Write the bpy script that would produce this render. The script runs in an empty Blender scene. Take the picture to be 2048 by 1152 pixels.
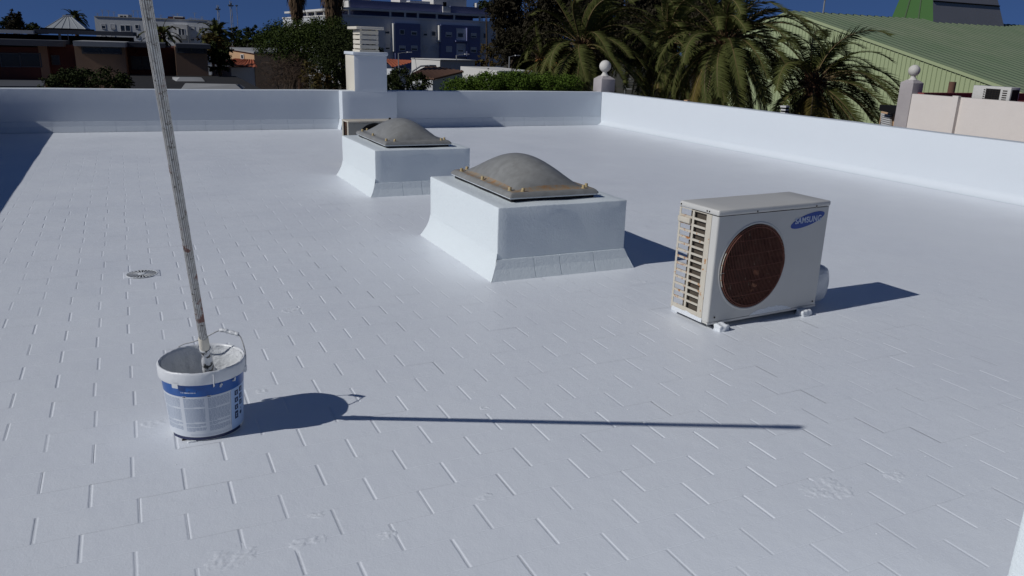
import bpy, bmesh, math, random
from mathutils import Vector, Matrix, noise
random.seed(7)
C = bpy.context.scene.collection
PI = math.pi

# ------------------------------------------------------------------ camera
W, H = 2048.0, 1152.0
FPX = 1586.93
CZ = 1.6
FW = Vector((0.41626591, 0.86111246, -0.29190412))
RT = Vector((0.90394746, -0.42653325, 0.03079577))
UP = Vector((0.09798819, 0.27668522, 0.95595168))
cd = bpy.data.cameras.new('camera'); cam = bpy.data.objects.new('camera', cd); C.objects.link(cam)
cd.sensor_width = 36.0; cd.lens = FPX / W * 36.0; cd.clip_start = 0.05; cd.clip_end = 3000
M = Matrix((RT, UP, -FW)).transposed().to_4x4(); M.translation = (0, 0, CZ)
cam.matrix_world = M
bpy.context.scene.camera = cam

# ------------------------------------------------------------------ light
SUN_TO = Vector((-1.395, -0.008, 1.0)).normalized()
EL = math.asin(SUN_TO.z); AZ = math.atan2(SUN_TO.x, SUN_TO.y)
w = bpy.data.worlds.new('World'); bpy.context.scene.world = w; w.use_nodes = True
nt = w.node_tree; bg = nt.nodes['Background']
sky = nt.nodes.new('ShaderNodeTexSky'); sky.sky_type = 'NISHITA'; sky.sun_disc = False
sky.sun_elevation = EL; sky.sun_rotation = AZ
sky.altitude = 5000; sky.air_density = 0.5; sky.dust_density = 0.0; sky.ozone_density = 5.0
# a clear, deep sky down to the horizon: the bright haze band at the horizon is lifted out evenly all round
tc = nt.nodes.new('ShaderNodeTexCoord'); mp = nt.nodes.new('ShaderNodeVectorMath'); mp.operation = 'MULTIPLY_ADD'
mp.inputs[1].default_value = (1, 1, 0.82); mp.inputs[2].default_value = (0, 0, 0.24)
nt.links.new(tc.outputs['Generated'], mp.inputs[0]); nt.links.new(mp.outputs[0], sky.inputs[0])
tint = nt.nodes.new('ShaderNodeMix'); tint.data_type = 'RGBA'; tint.blend_type = 'MULTIPLY'; tint.inputs['Factor'].default_value = 1.0
tint.inputs['B'].default_value = (0.84, 0.91, 0.98, 1)
nt.links.new(sky.outputs[0], tint.inputs['A']); nt.links.new(tint.outputs['Result'], bg.inputs[0]); bg.inputs[1].default_value = 0.107
sd = bpy.data.lights.new('sun', 'SUN'); sd.energy = 3.0; sd.angle = math.radians(0.53); sd.color = (1.0, 0.985, 0.955)
so = bpy.data.objects.new('sun', sd); C.objects.link(so); so.location = (-20, 0, 20)
so.rotation_euler = SUN_TO.to_track_quat('Z', 'Y').to_euler()
vs = bpy.context.scene.view_settings
vs.view_transform = 'Standard'; vs.look = 'None'; vs.gamma = 1.0; vs.use_curve_mapping = False; vs.exposure = -0.20
bpy.context.scene.render.film_transparent = False

# ------------------------------------------------------------------ helpers
def ray(px, py): return FW + RT * ((px - W / 2) / FPX) - UP * ((py - H / 2) / FPX)
def at(px, py, D): return Vector((0, 0, CZ)) + ray(px, py) * D
def rnd(a, b): return random.uniform(a, b)

class MB:
    def __init__(s): s.v = []; s.f = []; s.m = []
    def add(s, vs_, fs, mi=0, T=None):
        n = len(s.v)
        for p in vs_:
            s.v.append(tuple(T @ Vector(p)) if T is not None else tuple(p))
        for f in fs: s.f.append(tuple(i + n for i in f)); s.m.append(mi)
        return s
    def box(s, x0, x1, y0, y1, z0, z1, mi=0, T=None):
        return s.add([(x0, y0, z0), (x1, y0, z0), (x1, y1, z0), (x0, y1, z0), (x0, y0, z1), (x1, y0, z1), (x1, y1, z1), (x0, y1, z1)],
                     [(3, 2, 1, 0), (4, 5, 6, 7), (0, 1, 5, 4), (1, 2, 6, 5), (2, 3, 7, 6), (3, 0, 4, 7)], mi, T)
    def tube(s, pts, rad, n=8, mi=0, cap=True, fl=None):
        pts = [Vector(p) for p in pts]; base = len(s.v); up = None
        R_ = rad if isinstance(rad, (list, tuple)) else [rad] * len(pts)
        for i, p in enumerate(pts):
            a = pts[max(i - 1, 0)]; b = pts[min(i + 1, len(pts) - 1)]; d = (b - a).normalized()
            if up is None: up = d.orthogonal().normalized()
            up = (up - d * up.dot(d)).normalized(); q = d.cross(up)
            for k in range(n):
                t = 2 * PI * k / n; r = R_[i] * (fl(k) if fl else 1)
                s.v.append(tuple(p + (up * math.cos(t) + q * math.sin(t)) * r))
        for i in range(len(pts) - 1):
            for k in range(n):
                a = base + i * n + k; b = base + i * n + (k + 1) % n
                s.f.append((a, b, b + n, a + n)); s.m.append(mi(k) if callable(mi) else mi)
        if cap:
            mm = mi(0) if callable(mi) else mi
            s.f.append(tuple(base + k for k in reversed(range(n)))); s.m.append(mm)
            e = base + (len(pts) - 1) * n; s.f.append(tuple(e + k for k in range(n))); s.m.append(mm)
        return s
    def lathe(s, prof, n=48, c=(0, 0, 0), a0=0.0, a1=2 * PI, mi=0, jit=None):
        full = abs(a1 - a0 - 2 * PI) < 1e-6; k_ = n if full else n + 1; base = len(s.v)
        for i, (r, z) in enumerate(prof):
            for k in range(k_):
                t = a0 + (a1 - a0) * k / n; rr, zz = r, z
                if jit: rr, zz = jit(i, t, r, z)
                s.v.append((c[0] + rr * math.cos(t), c[1] + rr * math.sin(t), c[2] + zz))
        for i in range(len(prof) - 1):
            for k in range(n):
                a = base + i * k_ + k; b = base + i * k_ + (k + 1) % k_
                s.f.append((a, b, b + k_, a + k_)); s.m.append(mi)
        return s
    def prism(s, poly, z0, z1, mi=0, T=None):
        n = len(poly)
        vs_ = [(x, y, z0) for x, y in poly] + [(x, y, z1) for x, y in poly]
        fs = [tuple(reversed(range(n))), tuple(range(n, 2 * n))] + [(i, (i + 1) % n, n + (i + 1) % n, n + i) for i in range(n)]
        return s.add(vs_, fs, mi, T)
    def mesh(s, name, mats, smooth=None):
        me = bpy.data.meshes.new(name); me.from_pydata(s.v, [], s.f); me.update()
        for m in (mats if isinstance(mats, (list, tuple)) else [mats]): me.materials.append(m)
        if len(me.materials) > 1: me.polygons.foreach_set('material_index', s.m)
        if smooth is not None:
            me.polygons.foreach_set('use_smooth', [True] * len(me.polygons)); me.set_sharp_from_angle(angle=math.radians(smooth))
        return me
    def build(s, name, mats, parent=None, loc=None, smooth=None, bevel=0.0):
        o = bpy.data.objects.new(name, s.mesh(name, mats, smooth)); C.objects.link(o)
        if parent: o.parent = parent
        if loc is not None: o.location = loc
        if bevel:
            b = o.modifiers.new('bevel', 'BEVEL'); b.width = bevel; b.segments = 2; b.limit_method = 'ANGLE'; b.harden_normals = False
        return o

def tag(o, label, cat, group=None):
    o['label'] = label; o['category'] = cat
    if group: o['group'] = group
    return o
def thing(name, label, cat, loc=(0, 0, 0), rz=0.0, group=None):
    o = bpy.data.objects.new(name, None); C.objects.link(o); o.location = loc; o.rotation_euler = (0, 0, rz)
    o.empty_display_size = 0.1
    return tag(o, label, cat, group)
def struct(o): o['kind'] = 'structure'; return o
def stuff(o): o['kind'] = 'stuff'; return o
def inst(me, name, parent, loc, rot=(0, 0, 0), sc=None):
    o = bpy.data.objects.new(name, me); C.objects.link(o); o.parent = parent; o.location = loc; o.rotation_euler = rot
    if sc: o.scale = sc
    return o

def rbox(x0, x1, y0, y1, z0, z1, r=0.01, step=0.1, amp=0.0, fr=3.0, mb=None, mi=0, T=None, seed=0.0):
    """box with rounded edges, faces cut into a grid, gently uneven by amp"""
    mb = mb or MB(); bm = {}
    lo, hi = (x0, y0, z0), (x1, y1, z1)
    def axis(a, b):
        n = max(1, int(round((b - a - 2 * r) / step))); ins = [a + r + (b - a - 2 * r) * i / n for i in range(n + 1)]
        return [a, a + r * .3] + ins + [b - r * .3, b]
    ax = [axis(lo[i], hi[i]) for i in range(3)]; idx = {}; vs_ = []; fs = []
    def pt(p):
        k = tuple(round(c, 6) for c in p)
        if k in idx: return idx[k]
        q = Vector([min(max(p[i], lo[i] + r), hi[i] - r) for i in range(3)]); d = Vector(p) - q
        nn = d.normalized() if d.length > 1e-9 else Vector((0, 0, 1)); o = q + nn * r
        if amp: o += nn * amp * noise.noise(Vector(o) * fr + Vector((seed, seed * 1.7, 3)))
        idx[k] = len(vs_); vs_.append(tuple(o)); return idx[k]
    for a in range(3):
        b, c = (a + 1) % 3, (a + 2) % 3
        for side in (0, 1):
            val = hi[a] if side else lo[a]
            for i in range(len(ax[b]) - 1):
                for j in range(len(ax[c]) - 1):
                    q = []
                    for u, v in ((i, j), (i + 1, j), (i + 1, j + 1), (i, j + 1)):
                        p = [0, 0, 0]; p[a] = val; p[b] = ax[b][u]; p[c] = ax[c][v]; q.append(pt(p))
                    if len(set(q)) > 2: fs.append(tuple(q) if side else tuple(reversed(q)))
    return mb.add(vs_, fs, mi, T)

# ------------------------------------------------------------------ materials
def mat(name, base, rough=0.6, spec=0.5, bump=None, var=None, metal=0.0, world=True, mask=None, mask2=None, rvar=None, trans=0.0):
    """bump = [(scale, strength, distance)...]; var = (scale, amount, other colour); mask = (scale, lo, hi, colour)"""
    m = bpy.data.materials.new(name); m.use_nodes = True; n = m.node_tree.nodes; l = m.node_tree.links
    b = n['Principled BSDF']; b.inputs['Base Color'].default_value = (*base, 1); b.inputs['Roughness'].default_value = rough
    b.inputs['Specular IOR Level'].default_value = spec; b.inputs['Metallic'].default_value = metal
    if world: g = n.new('ShaderNodeNewGeometry'); co = g.outputs['Position']
    else: g = n.new('ShaderNodeTexCoord'); co = g.outputs['Object']
    def nz(scale, detail=4, rough_=0.55):
        t = n.new('ShaderNodeTexNoise'); t.inputs['Scale'].default_value = scale; t.inputs['Detail'].default_value = detail
        t.inputs['Roughness'].default_value = rough_; l.new(co, t.inputs['Vector']); return t.outputs['Fac']
    col = None
    def mix(fac, c2):
        nonlocal col
        mx = n.new('ShaderNodeMix'); mx.data_type = 'RGBA'; l.new(fac, mx.inputs['Factor'])
        if col is None: mx.inputs['A'].default_value = (*base, 1)
        else: l.new(col, mx.inputs['A'])
        mx.inputs['B'].default_value = (*c2, 1); col = mx.outputs['Result']
    def ramp(src, lo, hi, amt=1.0):
        r = n.new('ShaderNodeMapRange'); r.inputs['From Min'].default_value = lo; r.inputs['From Max'].default_value = hi
        r.inputs['To Max'].default_value = amt; l.new(src, r.inputs['Value']); return r.outputs['Result']
    if var:
        for sc_, amt, c2 in (var if isinstance(var, list) else [var]): mix(ramp(nz(sc_), 0.35, 0.68, amt), c2)
    for k in (mask, mask2):
        if k: mix(ramp(nz(k[0], 6, 0.65), k[1], k[2]), k[3])
    if col is not None: l.new(col, b.inputs['Base Color'])
    if rvar:
        l.new(ramp(nz(rvar[0]), 0.3, 0.7, 1.0), (r_ := n.new('ShaderNodeMapRange')).inputs['Value'])
        r_.inputs['To Min'].default_value = rvar[1]; r_.inputs['To Max'].default_value = rvar[2]; l.new(r_.outputs['Result'], b.inputs['Roughness'])
    prev = None
    for sc_, st, di in (bump or []):
        bn = n.new('ShaderNodeBump'); bn.inputs['Strength'].default_value = st; bn.inputs['Distance'].default_value = di
        l.new(nz(sc_, 5, 0.6), bn.inputs['Height'])
        if prev: l.new(prev, bn.inputs['Normal'])
        prev = bn.outputs['Normal']
    if prev: l.new(prev, b.inputs['Normal'])
    return m

FLOORC = (0.745, 0.78, 0.83)
WALLC = (0.635, 0.68, 0.725)
m_floor = mat('roof_paint', FLOORC, 0.45, 0.5, bump=[(9, 0.25, 0.012), (120, 0.30, 0.0025), (420, 0.2, 0.001)],
              var=[(.55, 0.5, (0.695, 0.725, 0.785)), (4.5, 0.30, (0.775, 0.81, 0.845))], rvar=(1.4, 0.36, 0.52))
m_wall = mat('wall_paint', WALLC, 0.6, 0.35, bump=[(6, 0.2, 0.02), (60, 0.2, 0.004)], var=(1.6, 0.3, (0.61, 0.655, 0.705)))
m_curb = mat('curb_paint', (0.735, 0.795, 0.82), 0.45, 0.45, bump=[(7, 0.12, 0.01), (30, 0.4, 0.007), (95, 0.55, 0.0045)], var=(3, 0.3, (0.70, 0.755, 0.785)))
m_crust = mat('dried_paint', (0.70, 0.73, 0.76), 0.6, 0.3, bump=[(90, 0.6, 0.006)])
m_cream = mat('cream_paint', (0.66, 0.62, 0.53), 0.75, 0.25, bump=[(40, 0.25, 0.005)], var=(3, 0.4, (0.60, 0.555, 0.46)))
m_greypaint = mat('mauve_grey_paint', (0.42, 0.39, 0.39), 0.8, 0.2, bump=[(50, 0.3, 0.005)], var=(4, 0.6, (0.36, 0.33, 0.335)))
m_whitepl = mat('weathered_white_plaster', (0.62, 0.60, 0.565), 0.8, 0.2, bump=[(60, 0.25, 0.004)], var=(5, 0.7, (0.50, 0.48, 0.44)))
m_dark = mat('black_void', (0.012, 0.012, 0.014), 0.9, 0.1)
m_bolt = mat('yellowed_plastic', (0.50, 0.40, 0.22), 0.55, 0.4, var=(60, 0.6, (0.36, 0.26, 0.12)))
m_gasket_shadow = mat('black_gasket_shadow', (0.02, 0.021, 0.024), 0.8, 0.2)
m_dome = mat('weathered_grey_dome', (0.245, 0.248, 0.24), 0.42, 0.45, bump=[(25, 0.12, 0.006), (300, 0.15, 0.001)],
             var=[(5, 0.55, (0.31, 0.312, 0.30)), (16, 0.6, (0.185, 0.183, 0.172))], mask=(70, 0.74, 0.78, (0.5, 0.49, 0.46)))
m_domerust = mat('rust_stained_dome', (0.245, 0.235, 0.205), 0.55, 0.35, bump=[(25, 0.12, 0.006)], var=[(9, 0.8, (0.34, 0.23, 0.13))], mask=(18, 0.5, 0.66, (0.33, 0.18, 0.08)))

# ------------------------------------------------------------------ the roof floor: tiles under white paint
XL, XR, YB, YN, HP = -2.10, 9.385, 15.23, -2.2, 0.70
fb = MB(); fb.box(XL - .2, XR + .2, YN, YB + .2, -0.35, -0.012)
floor = struct(fb.build('roof_floor', m_floor))
TX, TY, OX, OY = 0.3185, 0.1660, 0.052, 2.660
rows = []
def tile_verts(gl, gr, ga, gb):
    hx, hy = TX / 2, TY / 2
    xs = [(-hx, -gl), (-hx + .0032, -gl * .82), (-hx + .0054, -gl * .32), (-hx + .0086, 0), (hx - .0086, 0), (hx - .0054, -gr * .32), (hx - .0032, -gr * .82), (hx, -gr)]
    ys = [(-hy, -ga), (-hy + .0034, 0), (hy - .0034, 0), (hy, -gb)]
    v = [(x, y, min(zx * (.55 if abs(y) > hy - .001 else 1), zy)) for y, zy in ys for x, zx in xs]
    n = len(xs); f = [(j * n + i, j * n + i + 1, (j + 1) * n + i + 1, (j + 1) * n + i) for j in range(3) for i in range(n - 1)]
    return v, f
LEVELS = (.60, .36, .19, .06)          # how far the joints are still open under the paint
base_v = [(.0036, .0036, .0012, .0010), (.0040, .0038, .0009, .0014), (.0030, .0036, .0016, .0010), (.0040, .0028, .0010, .0008), (.0024, .0028, .0012, .0012), (.0042, .0040, .0013, .0013), (.0022, .0032, .0008, .0014), (.0034, .0022, .0015, .0009)]
variants = [tile_verts(*[q * lv for q in bv]) for lv in LEVELS for bv in base_v]
tiles = []
j0 = int((YN - OY) / TY); j1 = int((YB - OY) / TY)
for j in range(j0, j1 + 1):
    yc = OY + (j + .5) * TY - TY; off = OX + (0 if j % 2 == 0 else TX / 2) + rnd(-.006, .006)
    i0 = int((XL - off) / TX) - 1; i1 = int((XR - off) / TX) + 1
    jx = {i: off + i * TX + rnd(-.009, .009) for i in range(i0, i1 + 2)}
    for i in range(i0, i1 + 1):
        xc = (jx[i] + jx[i + 1]) / 2; sxx = (jx[i + 1] - jx[i]) / TX
        if xc - TX / 2 < XL - .16 or xc + TX / 2 > XR + .16 or yc + TY / 2 > YB + .08: continue
        # curbs stand on the slab, no tile wholly beneath them
        if 2.32 < xc - TX / 2 and xc + TX / 2 < 3.28 and 5.0 < yc - TY / 2 and yc + TY / 2 < 6.3: continue
        if 2.40 < xc - TX / 2 and xc + TX / 2 < 3.38 and 8.35 < yc - TY / 2 and yc + TY / 2 < 9.65: continue
        d = Vector((xc, yc, 0)) - Vector((0, 0, CZ)); z = d.dot(FW); show = 0
        if z > .3:
            px = d.dot(RT) / z * FPX + W / 2; py = H / 2 - d.dot(UP) / z * FPX
            if -60 < px < W + 60 and py < H + 60: show = 1 / (z * z * z)
        op = .95 - .16 * max(0, xc - .4) - .075 * max(0, yc - 2.5) + .55 * noise.noise(Vector((xc * .8, yc * .8, 4))) + .18 * max(0, 1 - abs(xc + .3)) * (yc > 4)
        lv = 0 if op > .72 else 1 if op > .42 else 2 if op > .12 else 3
        tiles.append([show, xc, yc, lv * 8 + random.randrange(8), rnd(-.00025, .00025), rnd(-.0012, .0012), rnd(-.0008, .0008), sxx])
tiles.sort(key=lambda t: -t[0])
tmesh = [bpy.data.meshes.new('tile') for _ in variants]
for me, (v, f) in zip(tmesh, variants): me.from_pydata(v, [], f); me.materials.append(m_floor); me.update()
for t in tiles[:300]:
    inst(tmesh[t[3]], 'tile', floor, (t[1], t[2], t[4]), (t[5], t[6], 0), (t[7], 1, 1))
mb = MB()
for t in tiles[300:]:
    v, f = variants[t[3]]
    mb.add([(x * t[7] + t[1], y + t[2], z + t[4] - x * t[6] + y * t[5]) for x, y, z in v], f)
stuff(mb.build('tile_field', m_floor, floor))
# crusts and drips of dried paint left on the tiles
def crust(x, y, r, n, seed, hz=.0068):
    mb = MB(); N = int(max(14, min(46, r * 420))); vs_ = []
    for j in range(N + 1):
        for i in range(N + 1):
            u, v = 2 * i / N - 1, 2 * j / N - 1; px, py = x + u * r * 1.5, y + v * r; q = Vector((px * 46, py * 46, seed * 1.3))
            edge = 1 - math.hypot(u, v) + .55 * noise.noise(q * .30) + .25 * noise.noise(q * .8)
            h_ = (1 - abs(noise.noise(q))) * .55 + (1 - abs(noise.noise(q * 2.3))) * .45 - .62 + .25 * noise.noise(q * 4)
            vs_.append((px, py, -.0016 + min(1, max(0, edge * 2.2)) * (.0010 + max(0, h_) * hz * 1.6)))
    mb.add(vs_, [(j * (N + 1) + i, j * (N + 1) + i + 1, (j + 1) * (N + 1) + i + 1, (j + 1) * (N + 1) + i) for j in range(N) for i in range(N)])
    mb.build('paint_crust', m_floor, floor, smooth=180)
for k, (x, y, r) in enumerate([(.155, 2.335, .075), (.40, 2.33, .05), (.47, 2.47, .03), (-.03, 3.43, .045), (.66, 2.27, .03), (2.30, 1.90, .085), (2.64, 1.88, .05), (.78, 4.75, .05), (1.36, 3.05, .02), (1.05, 2.36, .03), (.45, 3.6, .03), (3.9, 6.1, .04), (3.2, 4.55, .05)]):
    crust(x, y, r, 0, 100 + k * 3)
random.seed(11)
mb = MB()
for k in range(420):
    x, y = rnd(-1.2, 5.5), rnd(1.5, 9); s = rnd(.0015, .0045); h_ = rnd(.001, .003)
    mb.add([(x - s, y - s * .7, -.001), (x + s, y - s, -.001), (x + s * .8, y + s, -.001), (x - s, y + s * .8, -.001), (x + s * .1, y, h_)], [(0, 1, 4), (1, 2, 4), (2, 3, 4), (3, 0, 4)])
stuff(mb.build('paint_specks', m_crust, floor))

# ------------------------------------------------------------------ parapets
def cove(mb, p0, p1, inward, r, n=8, amp=0.0):
    """hollow fillet of radius r between floor and wall, from p0 to p1 (on the wall foot), inward = unit vector off the wall"""
    p0, p1, inward = Vector(p0), Vector(p1), Vector(inward); L = (p1 - p0).length; m_ = max(1, int(L / .35)); vs_ = []
    for i in range(m_ + 1):
        p = p0.lerp(p1, i / m_)
        for k in range(n + 1):
            a = PI / 2 * k / n; off = r * (1 - math.sin(a)); z = r * (1 - math.cos(a))
            vs_.append(tuple(p + inward * (off + .001) + Vector((0, 0, z + .0015)) + inward * (amp * noise.noise(Vector((i * .6, k * .5, 2))))))
    fs = [(i * (n + 1) + k, (i + 1) * (n + 1) + k, (i + 1) * (n + 1) + k + 1, i * (n + 1) + k + 1) for i in range(m_) for k in range(n)]
    mb.add(vs_, fs)
def flash_piece(p0, p1, inward, fl, fz, th=.008, e0=0.0, e1=0.0):
    """one sloping skirting tile leaning on a wall foot; e0, e1 widen its foot at a mitred corner"""
    p0, p1, q = Vector(p0), Vector(p1), Vector(inward); d = (p1 - p0).normalized(); Z = Vector((0, 0, 1)); mb = MB()
    a, b = p0 + q * fl - d * e0 + Z * -.004, p1 + q * fl + d * e1 + Z * -.004
    c_, e_ = p1 + q * th + Z * fz, p0 + q * th + Z * fz
    m1, m2 = a.lerp(e_, .55) - q * .006, b.lerp(c_, .55) - q * .006
    w0, w1, w2, w3 = p0 - Z * .01, p1 - Z * .01, p1 + Z * (fz + .001), p0 + Z * (fz + .001)
    mb.add([a, b, m2, m1, c_, e_, w0, w1, w2, w3], [(0, 1, 2, 3), (3, 2, 4, 5), (5, 4, 8, 9), (0, 3, 5, 9, 6), (1, 7, 8, 4, 2)])
    return mb

back = thing('parapet_wall', 'long white parapet across the back of the roof, in blue shade, with sloping skirting', 'parapet', (0, YB, 0))
rbox(XL - .2, XR + .2, 0, .2, -.3, HP, .014, .22, .006, 1.3, seed=2).build('wall_body', m_wall, back, smooth=40)
segs = [(XL, 3.60), (4.70, XR)]
for x0, x1 in segs:
    mb = MB(); mb.add([(x0, -.048, -.004), (x1, -.048, -.004), (x1, -.001, .165), (x0, -.001, .165)], [(0, 1, 2, 3)]); mb.build('skirting_bed', m_wall, back)
    n = int(round((x1 - x0) / .46))
    for i in range(n):
        a, b = x0 + (x1 - x0) * i / n, x0 + (x1 - x0) * (i + 1) / n
        flash_piece((a + .003, 0, 0), (b - .003, 0, 0), (0, -1, 0), .055, .17).build('skirting_tile', m_wall, back)
right = thing('parapet_wall', 'long bright sunlit white parapet along the right side of the roof', 'parapet', (XR, 0, 0))
rbox(0, .2, YN, YB - .002, -.3, HP - .002, .014, .3, .006, 1.3, seed=5).build('wall_body', m_wall, right, smooth=40)
mb = MB(); cove(mb, (0, YB - .05, 0), (0, YN, 0), (-1, 0, 0), .11); mb.build('cove', m_wall, right, smooth=60)
left = thing('parapet_wall', 'white parapet along the left roof edge, shading the floor beside it', 'parapet', (XL, 0, 0))
rbox(-.2, 0, YN, YB - .002, -.3, HP - .002, .014, .3, .006, 1.3, seed=9).build('wall_body', m_wall, left, smooth=40)
mb = MB(); cove(mb, (0, YN, 0), (0, YB - .05, 0), (1, 0, 0), .09); mb.build('cove', m_wall, left, smooth=60)

# body of the house below the roof
hb = MB(); hb.box(XL - .18, XR + .18, YN + .02, YB + .18, -6.5, -.352)
struct(hb.build('house_body', m_cream))
# wall end at the lower right of the picture
st = thing('stairhead', 'sunlit white wall corner at the lower right edge of the roof', 'stairhead', (2.335, 1.228, 0))
rbox(0, 1.6, -2.6, 0, -.012, 2.3, .015, .25, .004, 2, seed=4).build('wall_body', m_curb, st, smooth=40)
rbox(-.05, 1.65, -2.65, .05, 2.302, 2.40, .01, .4).build('coping', m_curb, st, smooth=40)

# ------------------------------------------------------------------ skylights
def skylight(x0, x1, y0, y1, h, label, rust, seed):
    t = thing('skylight', label, 'skylight', (x0, y0, 0), 0, 'domed skylights on white curbs')
    Wd, Dp = x1 - x0, y1 - y0; fl, fz = .066, .142
    rbox(0, Wd, 0, Dp, -.012, h, .009, .07, .005, 4, seed=seed).build('curb', m_curb, t, smooth=50)
    sides = [((0, 0), (Wd, 0), (0, -1), [.27, .47, .74]), ((Wd, 0), (Wd, Dp), (1, 0), [.22, .48, .76]), ((Wd, Dp), (0, Dp), (0, 1), [.3, .6]), ((0, Dp), (0, 0), (-1, 0), [])]
    mb = MB(); nz_, ny_ = 16, 14; vs_ = []
    for i in range(nz_ + 1):
        z = -.004 + (fz + .05) * i / nz_; of = fl * max(0, 1 - (z + .004) / (fz + .05)) ** 1.7
        for q in range(ny_ + 1):
            y = -of + (Dp + 2 * of) * q / ny_; vs_.append((-of - .0045 * (1 - .9 * i / nz_), y, z))
    mb.add(vs_, [(i * (ny_ + 1) + q + 1, i * (ny_ + 1) + q, (i + 1) * (ny_ + 1) + q, (i + 1) * (ny_ + 1) + q + 1) for i in range(nz_) for q in range(ny_)]); mb.build('cove', m_curb, t, smooth=80)
    for (ax, ay), (bx, by), (qx, qy), cuts in sides:
        if qx == -1: continue
        A, B = Vector((ax, ay, 0)), Vector((bx, by, 0)); bed = flash_piece(A, B, (qx, qy, 0), fl - .006, fz - .004, .003, fl - .006, fl - .006); bed.build('skirting_bed', m_curb, t)
        cs = [0] + cuts + [1]
        for a, b in zip(cs[:-1], cs[1:]):
            g = .003 / (B - A).length
            pa, pb = A.lerp(B, a + (g if a > 0 else 0)), A.lerp(B, b - (g if b < 1 else 0))
            flash_piece(pa, pb, (qx, qy, 0), fl, fz, .008, fl if a == 0 else 0, fl if b == 1 else 0).build('skirting_tile', m_curb, t)
    fx0, fx1, fy0, fy1 = .150, Wd - .165, .135, Dp - .085; zb = h + .030
    g_ = MB(); g_.box(fx0 + .03, fx1 - .03, fy0 + .03, fy1 - .03, h - .002, zb - .004); g_.build('gasket_shadow', m_gasket_shadow, t)  # black block: gasket, with the gap's shadow put into its colour
    rbox(fx0 + .008, fx1 - .008, fy0 + .008, fy1 - .008, zb - .006, zb + .006, .004, .2, .002, 20, seed=seed).build('painted_lip', m_crust, t, smooth=40)
    # flange and dome in one moulding
    fw, fd = fx1 - fx0, fy1 - fy0; mar = .095; hd = .195
    def coords(Ln):
        e = [0, .008, .018, .03, .05, .07, .085, mar]; n = 26
        return e + [mar + (Ln - 2 * mar) * i / n for i in range(1, n)] + [Ln - q for q in reversed(e)]
    cx_, cy_ = coords(fw), coords(fd); mb = MB(); vs_ = []; fm = []
    for y in cy_:
        for x in cx_:
            d = min(x, fw - x, y, fd - y)
            z = zb + .006 + .034 * min(1, d / .026) ** .7
            u = max(-1, min(1, (x - fw / 2) / (fw / 2 - .08))); v = max(-1, min(1, (y - fd / 2) / (fd / 2 - .08)))
            bell = lambda q: (1 - q * q) ** .95
            z += hd * bell(u) * bell(v) ** .7
            vs_.append((fx0 + x, fy0 + y, z))
    nx = len(cx_)
    for j in range(len(cy_) - 1):
        for i in range(nx - 1):
            xm, ym = (cx_[i] + cx_[i + 1]) / 2, (cy_[j] + cy_[j + 1]) / 2; d = min(xm, fw - xm, ym, fd - ym)
            mb.f.append((j * nx + i, j * nx + i + 1, (j + 1) * nx + i + 1, (j + 1) * nx + i)); mb.m.append(1 if rust and .03 < d < .105 else 0)
    mb.v = vs_; mb.build('dome', [m_dome, m_domerust], t, smooth=50)
    zt = zb + .040
    bolt = MB(); bolt.lathe([(0, -.004), (.016, -.004), (.017, 0), (.016, .004), (.0125, .005), (.0125, .021), (.0105, .025), (0, .0255)], 12)
    bm_ = bolt.mesh('bolt', m_bolt, 40)
    e = .052
    for x, y in [(fx0 + e, fy0 + .11), (fx0 + e, fy0 + fd * .52), (fx0 + e, fy1 - .13), (fx1 - e, fy0 + .11), (fx1 - e, fy0 + fd * .52), (fx1 - e, fy1 - .13),
                 (fx0 + .13, fy0 + e), (fx1 - .11, fy0 + e), (fx0 + .13, fy1 - e), (fx1 - .13, fy1 - e)]:
        inst(bm_, 'bolt', t, (x, y, zt), (rnd(-.1, .1), rnd(-.1, .1), rnd(0, 3)))
skylight(2.267, 3.331, 4.951, 6.356, .518, 'rust stained grey dome skylight on a white curb, the one nearer the outdoor unit', True, 1)
skylight(2.333, 3.429, 8.285, 9.733, .490, 'clean grey dome skylight on a white curb with a beige outdoor unit right behind', False, 8)

# ------------------------------------------------------------------ chimney in the back parapet
ch = thing('chimney', 'square chimney on the back parapet with stacked slatted rings and flat lid', 'chimney', (3.62, 14.99, 0))
rbox(0, 1.06, 0, .24, -.012, HP + .004, .014, .15, .006, 2, seed=3).build('base_block', m_wall, ch, smooth=40)
flash_piece((0, .24, 0), (0, 0, 0), (-1, 0, 0), .055, .17, .006, 0, .055).build('skirting_tile', m_wall, ch)
flash_piece((0, 0, 0), (1.06, 0, 0), (0, -1, 0), .055, .17, .006, .055, .055).build('skirting_tile', m_wall, ch)
flash_piece((1.06, 0, 0), (1.06, .24, 0), (1, 0, 0), .055, .17, .006, .055, 0).build('skirting_tile', m_wall, ch)
stk = rbox(.243, .866, -.003, .64, HP - .02, 1.345, .008, .1, .004, 3, seed=6)
o = stk.build('stack', [m_wall, m_cream], ch, smooth=40)
for p in o.data.polygons:
    if p.normal.x < -.7: p.material_index = 1
rbox(.222, .888, -.025, .665, 1.347, 1.405, .012, .15, .003, 3).build('cap_slab', m_wall, ch, smooth=40)
x0, x1, y0, y1 = .385, .740, .08, .575
mb = MB(); mb.box(x0 - .01, x1 + .01, y0 - .01, y1 + .01, 1.403, 1.445); mb.build('ring_seat', m_cream, ch, bevel=.006)
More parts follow.
